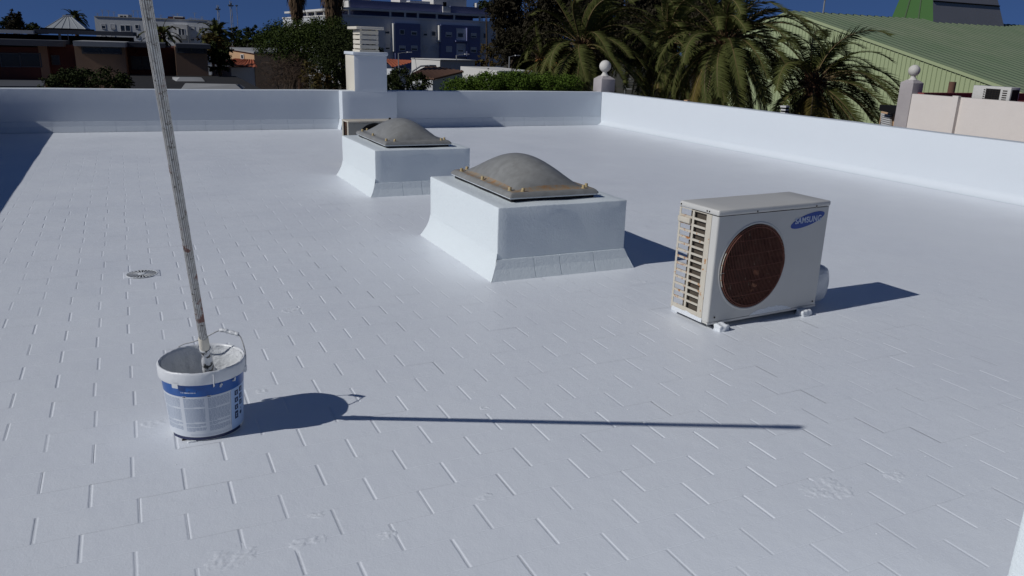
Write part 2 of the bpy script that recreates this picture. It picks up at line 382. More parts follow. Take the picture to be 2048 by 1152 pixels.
for k in range(4):
    z = 1.462 + k * .085; mb = MB()
    for a, b, c_, d_ in ((x0, x1, y0, y0 + .05), (x0, x1, y1 - .05, y1), (x0, x0 + .05, y0 + .051, y1 - .051), (x1 - .05, x1, y0 + .051, y1 - .051)): mb.box(a, b, c_, d_, z, z + .066)
    mb.build('vent_ring', m_cream, ch, bevel=.004)
    for sx in (x0 + .012, x1 - .05):
        for sy in (y0 + .012, y1 - .05):
            mb = MB(); mb.box(sx, sx + .038, sy, sy + .038, z - .018, z - .0005); mb.build('spacer', m_cream, ch)
for sx in (x0 + .012, x1 - .05):
    for sy in (y0 + .012, y1 - .05):
        mb = MB(); mb.box(sx, sx + .038, sy, sy + .038, 1.462 + 3 * .085 + .067, 1.462 + 4 * .085); mb.build('spacer', m_cream, ch)
rbox(x0 - .085, x1 + .085, y0 - .085, y1 + .085, 1.803, 1.853, .008, .2).build('lid', m_cream, ch, smooth=40)

# ------------------------------------------------------------------ ball finials on grey posts
def finial(x, y, zb, zt, s, label):
    t = thing('ball_finial_post', label, 'finial post', (x, y, 0), 0, 'ball topped posts at the roof edge')
    rbox(0, s, 0, s, zb, zt, .006, .2).build('post', m_greypaint, t, smooth=40)
    c = s / 2; mb = MB()
    mb.add([(0.004, .004, zt), (s - .004, .004, zt), (s - .004, s - .004, zt), (.004, s - .004, zt)] + [(c + dx * .085, c + dy * .085, zt + .065) for dx, dy in ((-1, -1), (1, -1), (1, 1), (-1, 1))],
           [(0, 1, 5, 4), (1, 2, 6, 5), (2, 3, 7, 6), (3, 0, 4, 7), (4, 5, 6, 7)])
    mb.build('post_cap', m_greypaint, t)
    mb = MB(); mb.lathe([(.098, zt + .03), (.098, zt + .066), (.085, zt + .075), (.06, zt + .105), (.048, zt + .135), (.055, zt + .15)], 28, (c, c, 0)); mb.build('neck', m_whitepl, t, smooth=50)
    r = .128; zc = zt + .14 + r
    mb = MB(); mb.lathe([(r * math.sin(a), zc - r * math.cos(a)) for a in [PI * k / 18 for k in range(19)]], 32, (c, c, 0)); mb.build('ball', m_whitepl, t, smooth=80)
finial(XR - .005, YB + .03, HP - .004, .965, .345, 'white ball finial on a grey post at the far corner of the roof')
# ------------------------------------------------------------------ outdoor units
m_ac = mat('off_white_enamel', (0.56, 0.555, 0.53), 0.42, 0.45, bump=[(30, .06, .004)], var=(4, .35, (0.51, 0.50, 0.465)), mask=(160, .70, .74, (0.40, 0.36, 0.30)))
m_acside = mat('yellowed_plastic_grille', (0.56, 0.52, 0.44), 0.55, 0.4, var=(9, .5, (0.48, 0.44, 0.36)), mask=(24, .60, .66, (0.42, 0.20, 0.07)), mask2=(150, .64, .70, (0.36, 0.22, 0.12)))
m_rustslat = mat('rusty_slats', (0.54, 0.49, 0.41), 0.65, 0.3, mask=(26, .50, .60, (0.36, 0.15, 0.05)))
m_grille = mat('rusty_grille_wire', (0.20, 0.082, 0.058), 0.7, 0.25, var=(30, .6, (0.12, 0.05, 0.036)), mask=(34, .64, .70, (0.34, 0.25, 0.18)))
m_fan = mat('dirty_fan', (0.065, 0.030, 0.021), 0.9, 0.08, var=(14, .6, (0.10, 0.07, 0.05)))
m_coil = mat('dusty_fins', (0.12, 0.10, 0.08), 0.8, 0.2, bump=[(300, .5, .002)], var=(14, .6, (0.085, 0.07, 0.055)))
m_blue = mat('logo_blue', (0.012, 0.055, 0.30), 0.45, 0.4, var=(60, .25, (0.03, 0.09, 0.34)))
m_letter = mat('faded_lettering', (0.56, 0.61, 0.70), 0.5, 0.3, var=(70, .7, (0.36, 0.43, 0.58)))
m_grime_shade = mat('grime_and_shade', (0.035, 0.03, 0.026), 0.9, 0.1)  # dark parts, and the painted shade on the neighbouring unit's end
m_wrap = mat('cloudy_plastic_cover', (0.66, 0.68, 0.70), 0.35, 0.5, bump=[(14, .5, .02), (60, .3, .006)], var=(9, .7, (0.48, 0.51, 0.56)))
m_beige = mat('beige_enamel', (0.47, 0.445, 0.38), 0.5, 0.4, var=(6, .5, (0.40, 0.375, 0.31)))

def plate_with_hole(mb, x0, x1, z0, z1, cx, cz, r, y, mi=0, n=72):
    """flat front sheet at depth y with a round hole"""
    ring, out = [], []
    for k in range(n):
        a = 2 * PI * k / n; c, s = math.cos(a), math.sin(a); ring.append((cx + r * c, y, cz + r * s))
        tx = ((x1 - cx) / c if c > 1e-9 else (x0 - cx) / c if c < -1e-9 else 1e9); tz = ((z1 - cz) / s if s > 1e-9 else (z0 - cz) / s if s < -1e-9 else 1e9)
        t = min(tx, tz); out.append((cx + t * c, y, cz + t * s))
    fs = [(k, n + k, n + (k + 1) % n, (k + 1) % n) for k in range(n)]
    vs_ = ring + out
    for (X, Z) in ((x0, z0), (x1, z0), (x1, z1), (x0, z1)):
        a = math.atan2(Z - cz, X - cx) % (2 * PI); k = int(a / (2 * PI) * n) % n; vs_.append((X, y, Z)); fs.append((n + k, len(vs_) - 1, n + (k + 1) % n))
    mb.add(vs_, fs, mi)

U = thing('outdoor_unit', 'off white outdoor unit with brown round fan grille and blue oval logo', 'air conditioner', (3.0199, 3.5418, 0), .0572)
cw, cdp, ch_, cz0 = .927, .341, .686, .045; zt = cz0 + ch_; zs = zt - .036; fcx, fcz, fr_ = .318, .366, .262
# front sheet wrapping round the left corner post
mb = MB(); plate_with_hole(mb, .012, cw - .012, cz0 + .002, zs - .002, fcx, fcz, fr_ + .004, 0.0)
def corner(xc, yc, a0, a1, r=.012, n=5): return [(xc + r * math.cos(a0 + (a1 - a0) * k / n), yc + r * math.sin(a0 + (a1 - a0) * k / n)) for k in range(n + 1)]
def strip(mb, path, z0, z1, mi=0):
    n = len(path); mb.add([(x, y, z0) for x, y in path] + [(x, y, z1) for x, y in path], [(i, i + 1, n + i + 1, n + i) for i in range(n - 1)], mi)
strip(mb, [(0, .052)] + list(reversed(corner(.012, .012, 1.5 * PI, PI))) , cz0 + .002, zs - .002)
strip(mb, corner(cw - .012, .012, 1.5 * PI, 2 * PI) + [(cw, .10)], cz0 + .002, zs - .002)
mb.build('front_panel', m_ac, U, smooth=40)
# pressed ring round the fan opening
mb = MB(); T = Matrix.Rotation(PI / 2, 4, 'X'); T = Matrix.Translation((fcx, 0, fcz)) @ T
lt = MB(); lt.lathe([(fr_ + .016, .0), (fr_ + .011, .004), (fr_ + .005, .005), (fr_ + .001, .002), (fr_ - .002, -.006), (fr_ - .004, -.10), (fr_ - .02, -.105)], 72)
mb.add(lt.v, [tuple(reversed(f)) for f in lt.f], 0, T); o = mb.build('fan_ring', [m_ac, m_fan], U, smooth=50)
for p in o.data.polygons: p.material_index = 1 if p.center.y > .003 else 0
# lid
rbox(-.004, cw + .004, -.004, cdp + .003, zs, zt, .012, .15, .0012, 9, seed=12).build('lid', m_ac, U, smooth=40)
# right end and back
mb = MB(); mb.box(cw - .004, cw, .102, cdp, cz0, zs - .001); mb.build('side_panel', m_ac, U)
mb = MB(); mb.box(.115, cw - .005, cdp - .004, cdp - .001, cz0, zs - .001); mb.build('back_panel', m_ac, U)
mb = MB(); mb.box(.004, cw - .006, .006, cdp - .006, cz0 - .012, cz0); mb.box(-.001, cw, -.001, .004, cz0 - .014, cz0 + .0); mb.build('base_pan', m_ac, U)
# left side grille: frame and fourteen slats
sg = MB(); Z0, Z1 = .085, .688
sg.box(-.001, .003, .054, .098, cz0 + .002, zs - .002); sg.box(-.001, .003, .203, .221, Z0, Z1); sg.box(-.001, .003, .323, cdp, cz0 + .002, zs - .002)
sg.box(-.001, .003, .0985, .3225, cz0 + .002, Z0); sg.box(-.001, .003, .0985, .3225, Z1, zs - .002)
sg.build('side_grille', m_acside, U, bevel=.0015)
np_ = 14; pit = (Z1 - Z0) / np_
sf = MB(); sf.box(-.0015, .0045, 0, .104, -.0065, .0065); sme = sf.mesh('slat', m_acside)
sr = MB(); sr.box(-.0015, .008, 0, .101, -.0065, .0065); srm = sr.mesh('slat', m_rustslat)
for k in range(1, np_):
    z = Z0 + k * pit
    inst(sme, 'slat', U, (0, .0985, z)); inst(srm, 'slat', U, (0, .2215, z))
# back guard at the open rear corner
bg_ = MB()
bg_.box(.0, .012, cdp - .005, cdp, cz0, zs - .001); bg_.build('back_guard', m_acside, U)
rbox(-.017, -.0005, .225, .335, Z1 - 2 * pit + .004, Z1 - pit - .004, .005, .05).build('carry_handle', m_acside, U, smooth=40)
# coil behind the grille and along the back
cl = MB(); cl.box(.022, .050, .035, .258, cz0 + .01, zs - .006)
for k in range(26):
    y = .04 + k * .0083; cl.box(.0205, .0225, y, y + .003, cz0 + .012, zs - .008)
cl.box(.118, cw - .25, .30, .33, cz0 + .01, zs - .006); cl.build('coil', m_coil, U)
mb = MB(); mb.box(.62, .626, .012, .33, cz0 + .002, zs - .003); mb.build('divider', m_fan, U)
# fan
fm = MB(); hub = MB(); hub.lathe([(0, .03), (.03, .03), (.055, .02), (.06, 0), (.06, -.05)], 24); fm.add(hub.v, hub.f, 0, Matrix.Translation((fcx, .11, fcz)) @ Matrix.Rotation(PI / 2, 4, 'X'))
fm.build('fan_hub', m_fan, U, smooth=40)
for k in range(3):
    bl = MB(); vs_ = []; n1, n2 = 8, 6
    for i in range(n1 + 1):
        r = .055 + (.235 - .055) * i / n1
        for j in range(n2 + 1):
            a = 2 * PI * k / 3 + (j / n2 - .5) * 1.25 + .35 * (i / n1); vs_.append((fcx + r * math.cos(a), .125 + .05 * (j / n2 - .5) + .01 * math.sin(i), fcz + r * math.sin(a)))
    fs = [(i * (n2 + 1) + j, i * (n2 + 1) + j + 1, (i + 1) * (n2 + 1) + j + 1, (i + 1) * (n2 + 1) + j) for i in range(n1) for j in range(n2)]
    bl.add(vs_, fs); o = bl.build('fan_blade', m_fan, U, smooth=60); sm = o.modifiers.new('solid', 'SOLIDIFY'); sm.thickness = .003
# grille wires: upright wires, cross wires and two hoops
gr = MB(); nw = 44
for k in range(nw):
    x = -fr_ + 2 * fr_ * (k + .5) / nw; h_ = math.sqrt(max(0, fr_ ** 2 - x * x)) - .004
    if h_ < .03: continue
    b_ = lambda t: -.006 - .012 * (1 - t * t)
    gr.tube([(fcx + x, b_(t) * (1 - (x / fr_) ** 2 * .5), fcz + h_ * t) for t in (-1, -.5, 0, .5, 1)], .0021, 4, cap=False)
gr.build('wire', m_grille, U)
mb = MB()
for z in (-.17, -.085, 0, .085, .17):
    h_ = math.sqrt(fr_ ** 2 - z * z) - .006; mb.tube([(fcx + h_ * t, -.004 - .011 * (1 - t * t), fcz + z + t * .004) for t in (-1, -.6, -.2, .2, .6, 1)], .0022, 5, cap=False)
mb.build('cross_wire', m_grille, U)
for rr, yy in ((fr_ - .006, -.006), (fr_ - .018, -.010)):
    mb = MB(); mb.tube([(fcx + rr * math.cos(2 * PI * k / 64), yy, fcz + rr * math.sin(2 * PI * k / 64)) for k in range(65)], .003, 6, cap=False); mb.build('hoop', m_grille, U)
mb = MB(); mb.tube([(fcx + (fr_ + .006) * math.cos(a), -.016, fcz + (fr_ - .01) * math.sin(a)) for a in [math.radians(155 + 4 * k) for k in range(13)]], .0028, 6); mb.tube([(fcx - fr_ - .02, -.016, fcz - .015), (fcx - fr_ + .02, -.016, fcz - .013)], .002, 5); mb.build('loose_wire', m_acside, U)
# logo
lg = thing_part = MB(); n = 56; th = math.radians(13.0); ex, ez = .147, .037; lx, lz = .742, .6205
pts = [(ex * math.cos(2 * PI * k / n), ez * math.sin(2 * PI * k / n)) for k in range(n)]
pts = [(lx + x * math.cos(th) - z * math.sin(th), lz + x * math.sin(th) + z * math.cos(th)) for x, z in pts]
lg.add([(x, -.0015, z) for x, z in pts] + [(x, .001, z) for x, z in pts], [tuple(range(n))] + [(k, n + k, n + (k + 1) % n, (k + 1) % n) for k in range(n)])
lgo = lg.build('logo', m_blue, U)
tcu = bpy.data.curves.new('lettering', 'FONT'); tcu.body = 'SAMSUNG'; tcu.size = .052; tcu.align_x = 'CENTER'; tcu.align_y = 'CENTER'; tcu.extrude = .0004; tcu.offset = .0012; tcu.space_character = 1.06
tob = bpy.data.objects.new('lettering', tcu); C.objects.link(tob); dg = bpy.context.evaluated_depsgraph_get(); tme = bpy.data.meshes.new_from_object(tob.evaluated_get(dg)); bpy.data.objects.remove(tob)
tme.materials.clear(); tme.materials.append(m_letter)
to = bpy.data.objects.new('lettering', tme); C.objects.link(to); to.parent = lgo; to.location = (lx + .004, -.0022, lz + .001); to.rotation_euler = (PI / 2, -math.radians(1.5), 0); to.scale = (.93, 1, 1)
# screws, white paint smear along the lower edge, feet, cloudy cover on the right end
sc_ = MB(); sc_.lathe([(0, .003), (.004, .0025), (.0055, 0), (.0055, -.002)], 8); scm = sc_.mesh('screw', m_grime_shade)
for x, z in ((.30, zs + .012), (.80, zs + .010), (.05, cz0 + .03), (.89, cz0 + .025)): inst(scm, 'screw', U, (x, -.0045, z), (PI / 2, 0, 0))
for y, z in ((.075, zs + .016), (.095, zs + .016), (.325, zs + .016)): inst(scm, 'screw', U, (-.0045, y, z), (0, -PI / 2, 0))
mb = MB(); random.seed(3); top = [(x, cz0 + .004 + .034 * math.sin(PI * (x - .34) / .36) ** .6 + rnd(-.004, .004)) for x in [.34 + .36 * k / 16 for k in range(17)]]
n = 17; mb.add([(x, -.0014, cz0 + .001) for x, z in top] + [(x, -.0014, max(z, cz0 + .003)) for x, z in top], [(i, i + 1, n + i + 1, n + i) for i in range(n - 1)])
mb.build('paint_smear', m_crust, U)
mb = MB(); top = [(y, cz0 + .012 + .02 * abs(noise.noise(Vector((y * 30, 1, 5))))) for y in [.05 + .28 * k / 16 for k in range(17)]]
mb.add([(-.0024, y, cz0 - .013) for y, z in top] + [(-.0024, y, z) for y, z in top], [(i + 1, i, n + i, n + i + 1) for i in range(n - 1)]); mb.build('paint_smear', m_crust, U)
for x in (.09, .79):
    mb = MB(); mb.box(x - .02, x + .02, -.035, cdp + .03, .012, cz0 - .013); o = mb.build('foot_rail', m_grime_shade, U, bevel=.003)
    for y in (-.03, cdp + .02):
        rbox(x - .042, x + .042, y - .035, y + .032, -.004, .036, .012, .008, .011, 38, seed=x * 9 + y).build('painted_foot', m_crust, U, smooth=70)
rbox(cw + .001, cw + .205, .055, .225, .012, .265, .070, .03, .010, 14, seed=31).build('pipe_cover', m_wrap, U, smooth=70)
mb = MB(); mb.tube([(cw + .04, .19, .06), (cw + .06, .21, .02), (cw + .08, .26, .012), (cw + .05, cdp + .05, .012), (cw - .2, cdp + .12, .012)], .014, 8); mb.build('pipe', m_crust, U, smooth=60)

U2 = thing('outdoor_unit', 'beige outdoor unit half hidden behind the farther dome skylight', 'air conditioner', (2.60, 10.47, 0), .02)
w2, d2, h2 = .80, .31, .588
mb = MB(); plate_with_hole(mb, .045, w2, .045, h2 - .024, 0.36, .315, .225, 0); strip(mb, [(0, .02), (0, 0), (.045, 0)], .045, h2 - .024); mb.build('front_panel', m_beige, U2)
rbox(-.004, w2 + .004, -.006, d2, h2 - .022, h2, .008, .2).build('lid', m_acside, U2, smooth=40)
mb = MB(); mb.box(w2 - .004, w2, .001, d2, .045, h2 - .023); mb.box(.0, w2 - .005, d2 - .004, d2, .045, h2 - .023); mb.box(0.0, w2, .001, d2, .03, .044)
mb.box(0, .004, .021, .06, .045, h2 - .023); mb.box(0, .004, d2 - .06, d2 - .005, .045, h2 - .023); mb.build('casing', m_beige, U2)
mb = MB(); mb.box(.02, .05, .05, d2 - .05, .05, h2 - .03); mb.build('coil', m_fan, U2)
mb = MB()
for k in range(18): mb.box(.001, .005, .061, d2 - .061, .06 + k * .026, .064 + k * .026)
mb.build('side_louvre', m_grime_shade, U2)
lt = MB(); lt.lathe([(.245, 0), (.238, .006), (.217, .004), (.213, -.08), (.02, -.10)], 48); mb = MB(); mb.add(lt.v, [tuple(reversed(f)) for f in lt.f], 0, Matrix.Translation((.36, 0, .315)) @ Matrix.Rotation(PI / 2, 4, 'X')); mb.build('fan_ring', m_grime_shade, U2, smooth=50)
mb = MB()
for k in range(10):
    r = .02 + .019 * k; mb.tube([(.36 + r * math.cos(2 * PI * q / 40), -.006, .315 + r * math.sin(2 * PI * q / 40)) for q in range(41)], .0022, 4, cap=False)
for k in range(12):
    a = PI * k / 12; mb.tube([(.36 - .212 * math.cos(a), -.004, .315 - .212 * math.sin(a)), (.36 + .212 * math.cos(a), -.004, .315 + .212 * math.sin(a))], .0022, 4, cap=False)
mb.build('fan_guard', m_grime_shade, U2)
mb = MB(); mb.box(.08, .76, -.0025, .0,   .548, .553); mb.box(.08, .085, -.0025, 0,   .08, .547); mb.build('pressed_line', m_beige, U2)
for x in (.12, .66):
    mb = MB(); mb.box(x, x + .05, -.03, d2 + .03, -.005, .029); mb.build('foot_rail', m_crust, U2)
mb = MB(); mb.lathe([(0, .03), (.016, .03), (.018, .0)], 10, (.60, .10, h2)); mb.build('cap_knob', m_grime_shade, U2)

# ------------------------------------------------------------------ floor drain
dr = thing('floor_drain', 'round slotted floor drain in a square painted plate left of the pole', 'drain', (-.020, 5.875, 0), .0)
rbox(-.116, .116, -.075, .085, -.004, .0035, .003, .1).build('plate', m_floor, dr, smooth=40)
mb = MB(); mb.lathe([(.097, .0042), (.0, .0043)], 40); mb.build('sump_shade', m_dark, dr)  # flat black disc paints the shade of a hole that isn't cut
mb = MB(); mb.lathe([(.102, .004), (.101, .0062), (.097, .0062), (.0955, .0043)], 48)
for k in range(24):
    a = 2 * PI * k / 24 + .05; T = Matrix.Rotation(a, 4, 'Z'); mb.add([(.02, -.0010, .0058), (.097, -.0040, .0058), (.097, .0040, .0058), (.02, .0010, .0058), (.02, -.0011, .0044), (.097, -.0046, .0044), (.097, .0046, .0044), (.02, .0011, .0044)], [(0, 1, 2, 3), (0, 4, 5, 1), (2, 6, 7, 3)], 0, T)
mb.lathe([(.024, .0046), (.022, .009), (0, .0095)], 20); mb.build('grate', m_crust, dr, smooth=30)

# ------------------------------------------------------------------ bucket
m_pail = mat('white_plastic_pail', (0.66, 0.68, 0.70), 0.4, 0.5, var=(8, .3, (0.60, 0.62, 0.64)))
m_thick = mat('thick_wet_paint', (0.70, 0.72, 0.74), 0.32, 0.5, bump=[(16, .7, .02), (60, .5, .006)], var=(9, .3, (0.62, 0.645, 0.67)))
m_rim = mat('painted_rim', (0.68, 0.70, 0.725), 0.38, 0.5, bump=[(22, .3, .008), (90, .25, .003)])
m_label = mat('printed_label_white', (0.62, 0.66, 0.72), 0.38, 0.5)
m_lblue = mat('label_pale_blue', (0.36, 0.50, 0.74), 0.38, 0.5)
m_band = mat('label_blue_band', (0.010, 0.095, 0.36), 0.3, 0.5, var=(26, .6, (0.008, 0.07, 0.28)), mask=(55, .66, .68, (0.006, 0.02, 0.09)), world=False)
m_navy = mat('label_navy', (0.010, 0.018, 0.075), 0.4, 0.5)
m_text = mat('label_print', (0.20, 0.27, 0.40), 0.5, 0.3)
m_wire = mat('painted_wire', (0.50, 0.51, 0.52), 0.5, 0.4, var=(60, .8, (0.25, 0.25, 0.25)))
BX, BY = .180, 3.332
K = thing('paint_bucket', 'white paint bucket with blue printed label and a pole standing in it', 'bucket', (BX, BY, 0))
def rad(z): return .146 + (.162 - .146) * z / .25
prof = [(0, .004), (.12, .004), (.138, 0), (.1445, .004), (.146, .01)] + [(rad(z), z) for z in (.02, .06, .12, .18, .262)]
mb = MB(); mb.lathe(prof, 64); mb.lathe([(.157, .285), (rad(.06) - .004, .06), (rad(.02) - .004, .018), (0, .018)], 64, jit=lambda i, t, r, z: (r, z)); mb.build('pail', m_pail, K, smooth=40)
def jit(i, t, r, z):
    k = Vector((math.cos(t) * 5, math.sin(t) * 5, i * .7)); a = noise.noise(k * 1.2) * .0012 + noise.noise(k * 3.1) * .0012
    dz = noise.noise(Vector((math.cos(t) * 3, math.sin(t) * 3, 9))) * .002 + noise.noise(Vector((math.cos(t) * 11, math.sin(t) * 11, 4))) * .0022
    return (r + (a if 2 < i else a * .25), z + (dz if 2 < i < 8 else 0))
mb = MB(); mb.lathe([(.160, .2595), (.1725, .260), (.1745, .265), (.1745, .288), (.1745, .304), (.172, .311), (.168, .313), (.1635, .310), (.1605, .300)], 96, jit=jit); mb.build('rim', m_rim, K, smooth=60)
def jin(i, t, r, z):
    k = Vector((math.cos(t) * 4, math.sin(t) * 4, i * .5)); return (r - abs(noise.noise(k * 1.3)) * .007 - abs(noise.noise(k * 3.7)) * .004, z)
mb = MB(); mb.lathe([(.161, .307), (.158, .295)] + [(rad(z) - .006, z) for z in (.27, .24, .21, .18, .15, .12, .09, .07)] + [(.05, .066), (0, .065)], 96, jit=jin)
mb.f = [tuple(reversed(f)) for f in mb.f]; mb.build('paint_coat', m_thick, K, smooth=70)
# label: angle 0 looks back along the floor towards -Y
def on(phi, z, off): a = -PI / 2 + phi; r = rad(z) + off; return (r * math.cos(a), r * math.sin(a), z)
def patch(mb, p0, p1, z0, z1, off, mi=0, n=None):
    n = n or max(1, int((p1 - p0) / .06)); vs_ = [on(p0 + (p1 - p0) * k / n, z, off) for z in (z0, z1) for k in range(n + 1)]
    mb.add(vs_, [(k, k + 1, n + 2 + k, n + 1 + k) for k in range(n)], mi)
rd = math.radians
mb = MB(); patch(mb, rd(-150), rd(36), .0195, .2045, .0006); mb.build('label', m_label, K, smooth=60)
mb = MB(); patch(mb, rd(36), rd(100), .0195, .2045, .0006); mb.build('label_panel', m_lblue, K, smooth=60)
mb = MB(); patch(mb, rd(-150), rd(100), .205, .2590, .0007); mb.build('label_band', m_band, K, smooth=60)
mb = MB(); patch(mb, rd(-68), rd(58), .006, .0195, .0008); mb.build('label_foot', m_navy, K, smooth=60)
random.seed(5); mb = MB()
for c0, c1 in ((-78, -41), (-35, -5), (0, 33), (-125, -84)):
    z = .1955
    paras = [10, 12, 3, 5] if c0 != -35 else [9, 14, 3, 4]
    for nl in paras:
        for li in range(nl):
            a = c0; e = c1 if li < nl - 1 else c0 + (c1 - c0) * rnd(.3, .9)
            while a < e - .6:
                wl = min(rnd(1.6, 6.0), e - a); patch(mb, rd(a), rd(a + wl), z - .0019, z, .0011, 0, 1); a += wl + .8
            z -= .0047
        z -= .0034
mb.add([], []); patch(mb, rd(34.6), rd(35.3), .045, .199, .0011); patch(mb, rd(-30), rd(34), .0315, .0322, .0011); patch(mb, rd(-30), rd(26), .0265, .0272, .0011)
mb.build('label_text', m_text, K)
ic = MB()
for a, z, h_ in ((43, .170, .022), (43, .137, .022), (43, .104, .022), (43, .062, .034), (54.5, .1755, .022), (54.5, .145, .022), (54.5, .115, .022)):
    wd = 8.0
    me = MB(); patch(me, rd(a), rd(a + wd), z, z + h_, .0011, 0, 3)
    patch(me, rd(a + 2), rd(a + wd - 2), z + h_ * .62, z + h_ * .7, .0015, 1, 2); patch(me, rd(a + 2.2), rd(a + wd - 3), z + h_ * .3, z + h_ * .38, .0015, 1, 2); patch(me, rd(a + 3.2), rd(a + 4.2), z + h_ * .2, z + h_ * .7, .0014, 1, 1)
    me.build('label_icon', [m_navy, m_lblue], K)
for a, z, r, mm in ((58.5, .098, .0045, m_text), (58.5, .078, .0085, m_navy)):
    me = MB(); n = 18; cen = on(rd(a), z, .0012); me.add([cen] + [on(rd(a) + r * math.cos(2 * PI * k / n) / .15, z + r * math.sin(2 * PI * k / n), .0012) for k in range(n)], [(0, 1 + k, 1 + (k + 1) % n) for k in range(n)]); me.build('label_mark', mm, K)
for a in (-36, -1):
    me = MB(); patch(me, rd(a), rd(a + 6), .2005, .2075, .0013, 0, 2); patch(me, rd(a + 1), rd(a + 2.6), .2015, .2065, .0016, 1, 1); patch(me, rd(a + 3.3), rd(a + 5), .2015, .2065, .0016, 1, 1); me.build('label_flag', [m_label, m_navy], K)
me = MB(); a = -37.0; random.seed(8)
while a < -16:
    wl = rnd(.9, 1.6); patch(me, rd(a), rd(a + wl), .2215, .2258, .0013, 0, 1); a += wl + (.5 if random.random() < .7 else 1.4)
me.build('band_text', m_label, K)
# drips over the rim and the label, crusted foot
for a, zt_, L_, wd in ((9, .302, .06, .0035), (19, .256, .022, .0045), (40, .262, .022, .004)):
    mb = MB(); q = [(zt_ - L_ * k / 6) for k in range(7)]
    mb.tube([on(rd(a) + .004 * math.sin(k * 1.3), z, (.0125 if z > .247 else .0012)) for k, z in enumerate(q)], [wd * f for f in (.5, .9, .8, .75, .8, 1.05, .6)], 6); mb.build('paint_drip', m_thick, K, smooth=80)
rbox(-.112, -.088, -.112, -.100, -.003, .010, .006, .006, .006, 60, seed=4).build('foot_crust', m_grime_shade, K, smooth=70)
rbox(-.09, -.055, -.14, -.125, -.003, .006, .003, .006, .003, 80, seed=6).build('foot_crust', m_crust, K, smooth=70)
me = MB(); patch(me, rd(-46), rd(-37), .247, .268, .0148, 0, 3); me.build('rim_notch', m_pail, K)
# carrying handle, propped up and leaning back
HP_ = [Vector(p) - Vector((BX, BY, 0)) for p in [(.343, 3.275, .262), (.352, 3.305, .31), (.347, 3.345, .358), (.335, 3.368, .382), (.30, 3.39, .392), (.266, 3.41, .396), (.21, 3.432, .366), (.160, 3.462, .340), (.118, 3.492, .322), (.093, 3.505, .298), (.090, 3.500, .262)]]
def cat_rom(P, n=6):
    Q = [P[0]] + P + [P[-1]]; out = []
    for i in range(1, len(Q) - 2):
        for k in range(n):
            t = k / n; p0, p1, p2, p3 = Q[i - 1:i + 3]; out.append(.5 * ((2 * p1) + (p2 - p0) * t + (2 * p0 - 5 * p1 + 4 * p2 - p3) * t * t + (3 * p1 - p0 - 3 * p2 + p3) * t ** 3))
    return out + [P[-1]]
hw = cat_rom(HP_); mb = MB(); mb.tube(hw, .0027, 6); mb.build('handle_wire', m_wire, K, smooth=60)
gp = hw[18:31]; mb = MB(); mb.tube(gp, [.0088 + .0010 * math.sin(k * 1.9) for k in range(len(gp))], 10); mb.build('handle_grip', m_thick, K, smooth=60)
for q in (HP_[0], HP_[-1]):
    rbox(-.012, .012, -.006, .006, -.014, .014, .004, .02).build('handle_ear', m_pail, K, loc=q, smooth=40).rotation_euler = (0, 0, math.atan2(q.y, q.x) + PI / 2)

# ------------------------------------------------------------------ pole
m_pole = mat('paint_worn_pole', (0.60, 0.60, 0.585), 0.5, 0.35, bump=[(150, .3, .001)], var=(45, .8, (0.42, 0.40, 0.37)), mask=(13, .55, .61, (0.22, 0.09, 0.07)), mask2=(60, .58, .64, (0.13, 0.115, 0.10)))
m_groove = mat('dirty_pole_groove', (0.13, 0.12, 0.11), 0.7, 0.2, var=(50, .6, (0.06, 0.055, 0.05)), mask=(24, .62, .68, (0.40, 0.40, 0.39)))
m_adapt = mat('paint_splashed_black', (0.05, 0.05, 0.05), 0.5, 0.4, mask=(45, .45, .5, (0.64, 0.65, 0.66)))
A0 = Vector((.185, 3.165, .425)); A1 = Vector((.060, 2.331, 1.815)); dv = (A1 - A0).normalized()
A0 = A0 + dv * 0
P_ = thing('extension_pole', 'long fluted white pole leaning in the paint bucket, speckled with rusty stains', 'pole', tuple(A0))
L_ = (A1 - A0).length; nfl = 15
def fl(k): return 1.0 if k % 4 in (0, 1) else .925
mb = MB(); mb.tube([dv * (L_ * k / 24) for k in range(25)], .0160, nfl * 4, mi=lambda k: 1 if k % 4 in (2, 1, 3) and k % 4 == 2 else 0, fl=fl); mb.build('shaft', [m_pole, m_groove], P_, smooth=25)
mb = MB(); mb.tube([dv * -.012, dv * .0, dv * .05, dv * .056], [.0185, .0198, .0190, .0168], 24); mb.build('collar', m_cream, P_, smooth=40)
mb = MB(); mb.tube([dv * -.022, dv * -.020, dv * -.013, dv * -.0125], [.018, .0218, .0218, .0185], 24); mb.build('ferrule', m_adapt, P_, smooth=40)
mb = MB(); mb.tube([dv * -.435, dv * -.3, dv * -.16, dv * -.09, dv * -.06, dv * -.0225], [.016, .02, .024, .021, .016, .0172], 20); mb.build('roller_shank', m_adapt, P_, smooth=50)
mb = MB(); mb.tube([dv * (L_ - .10), dv * (L_ - .095), dv * (L_ - .02), dv * (L_ + .004)], [.0165, .0186, .0186, .016], 24); mb.build('end_grip', m_pole, P_, smooth=40)
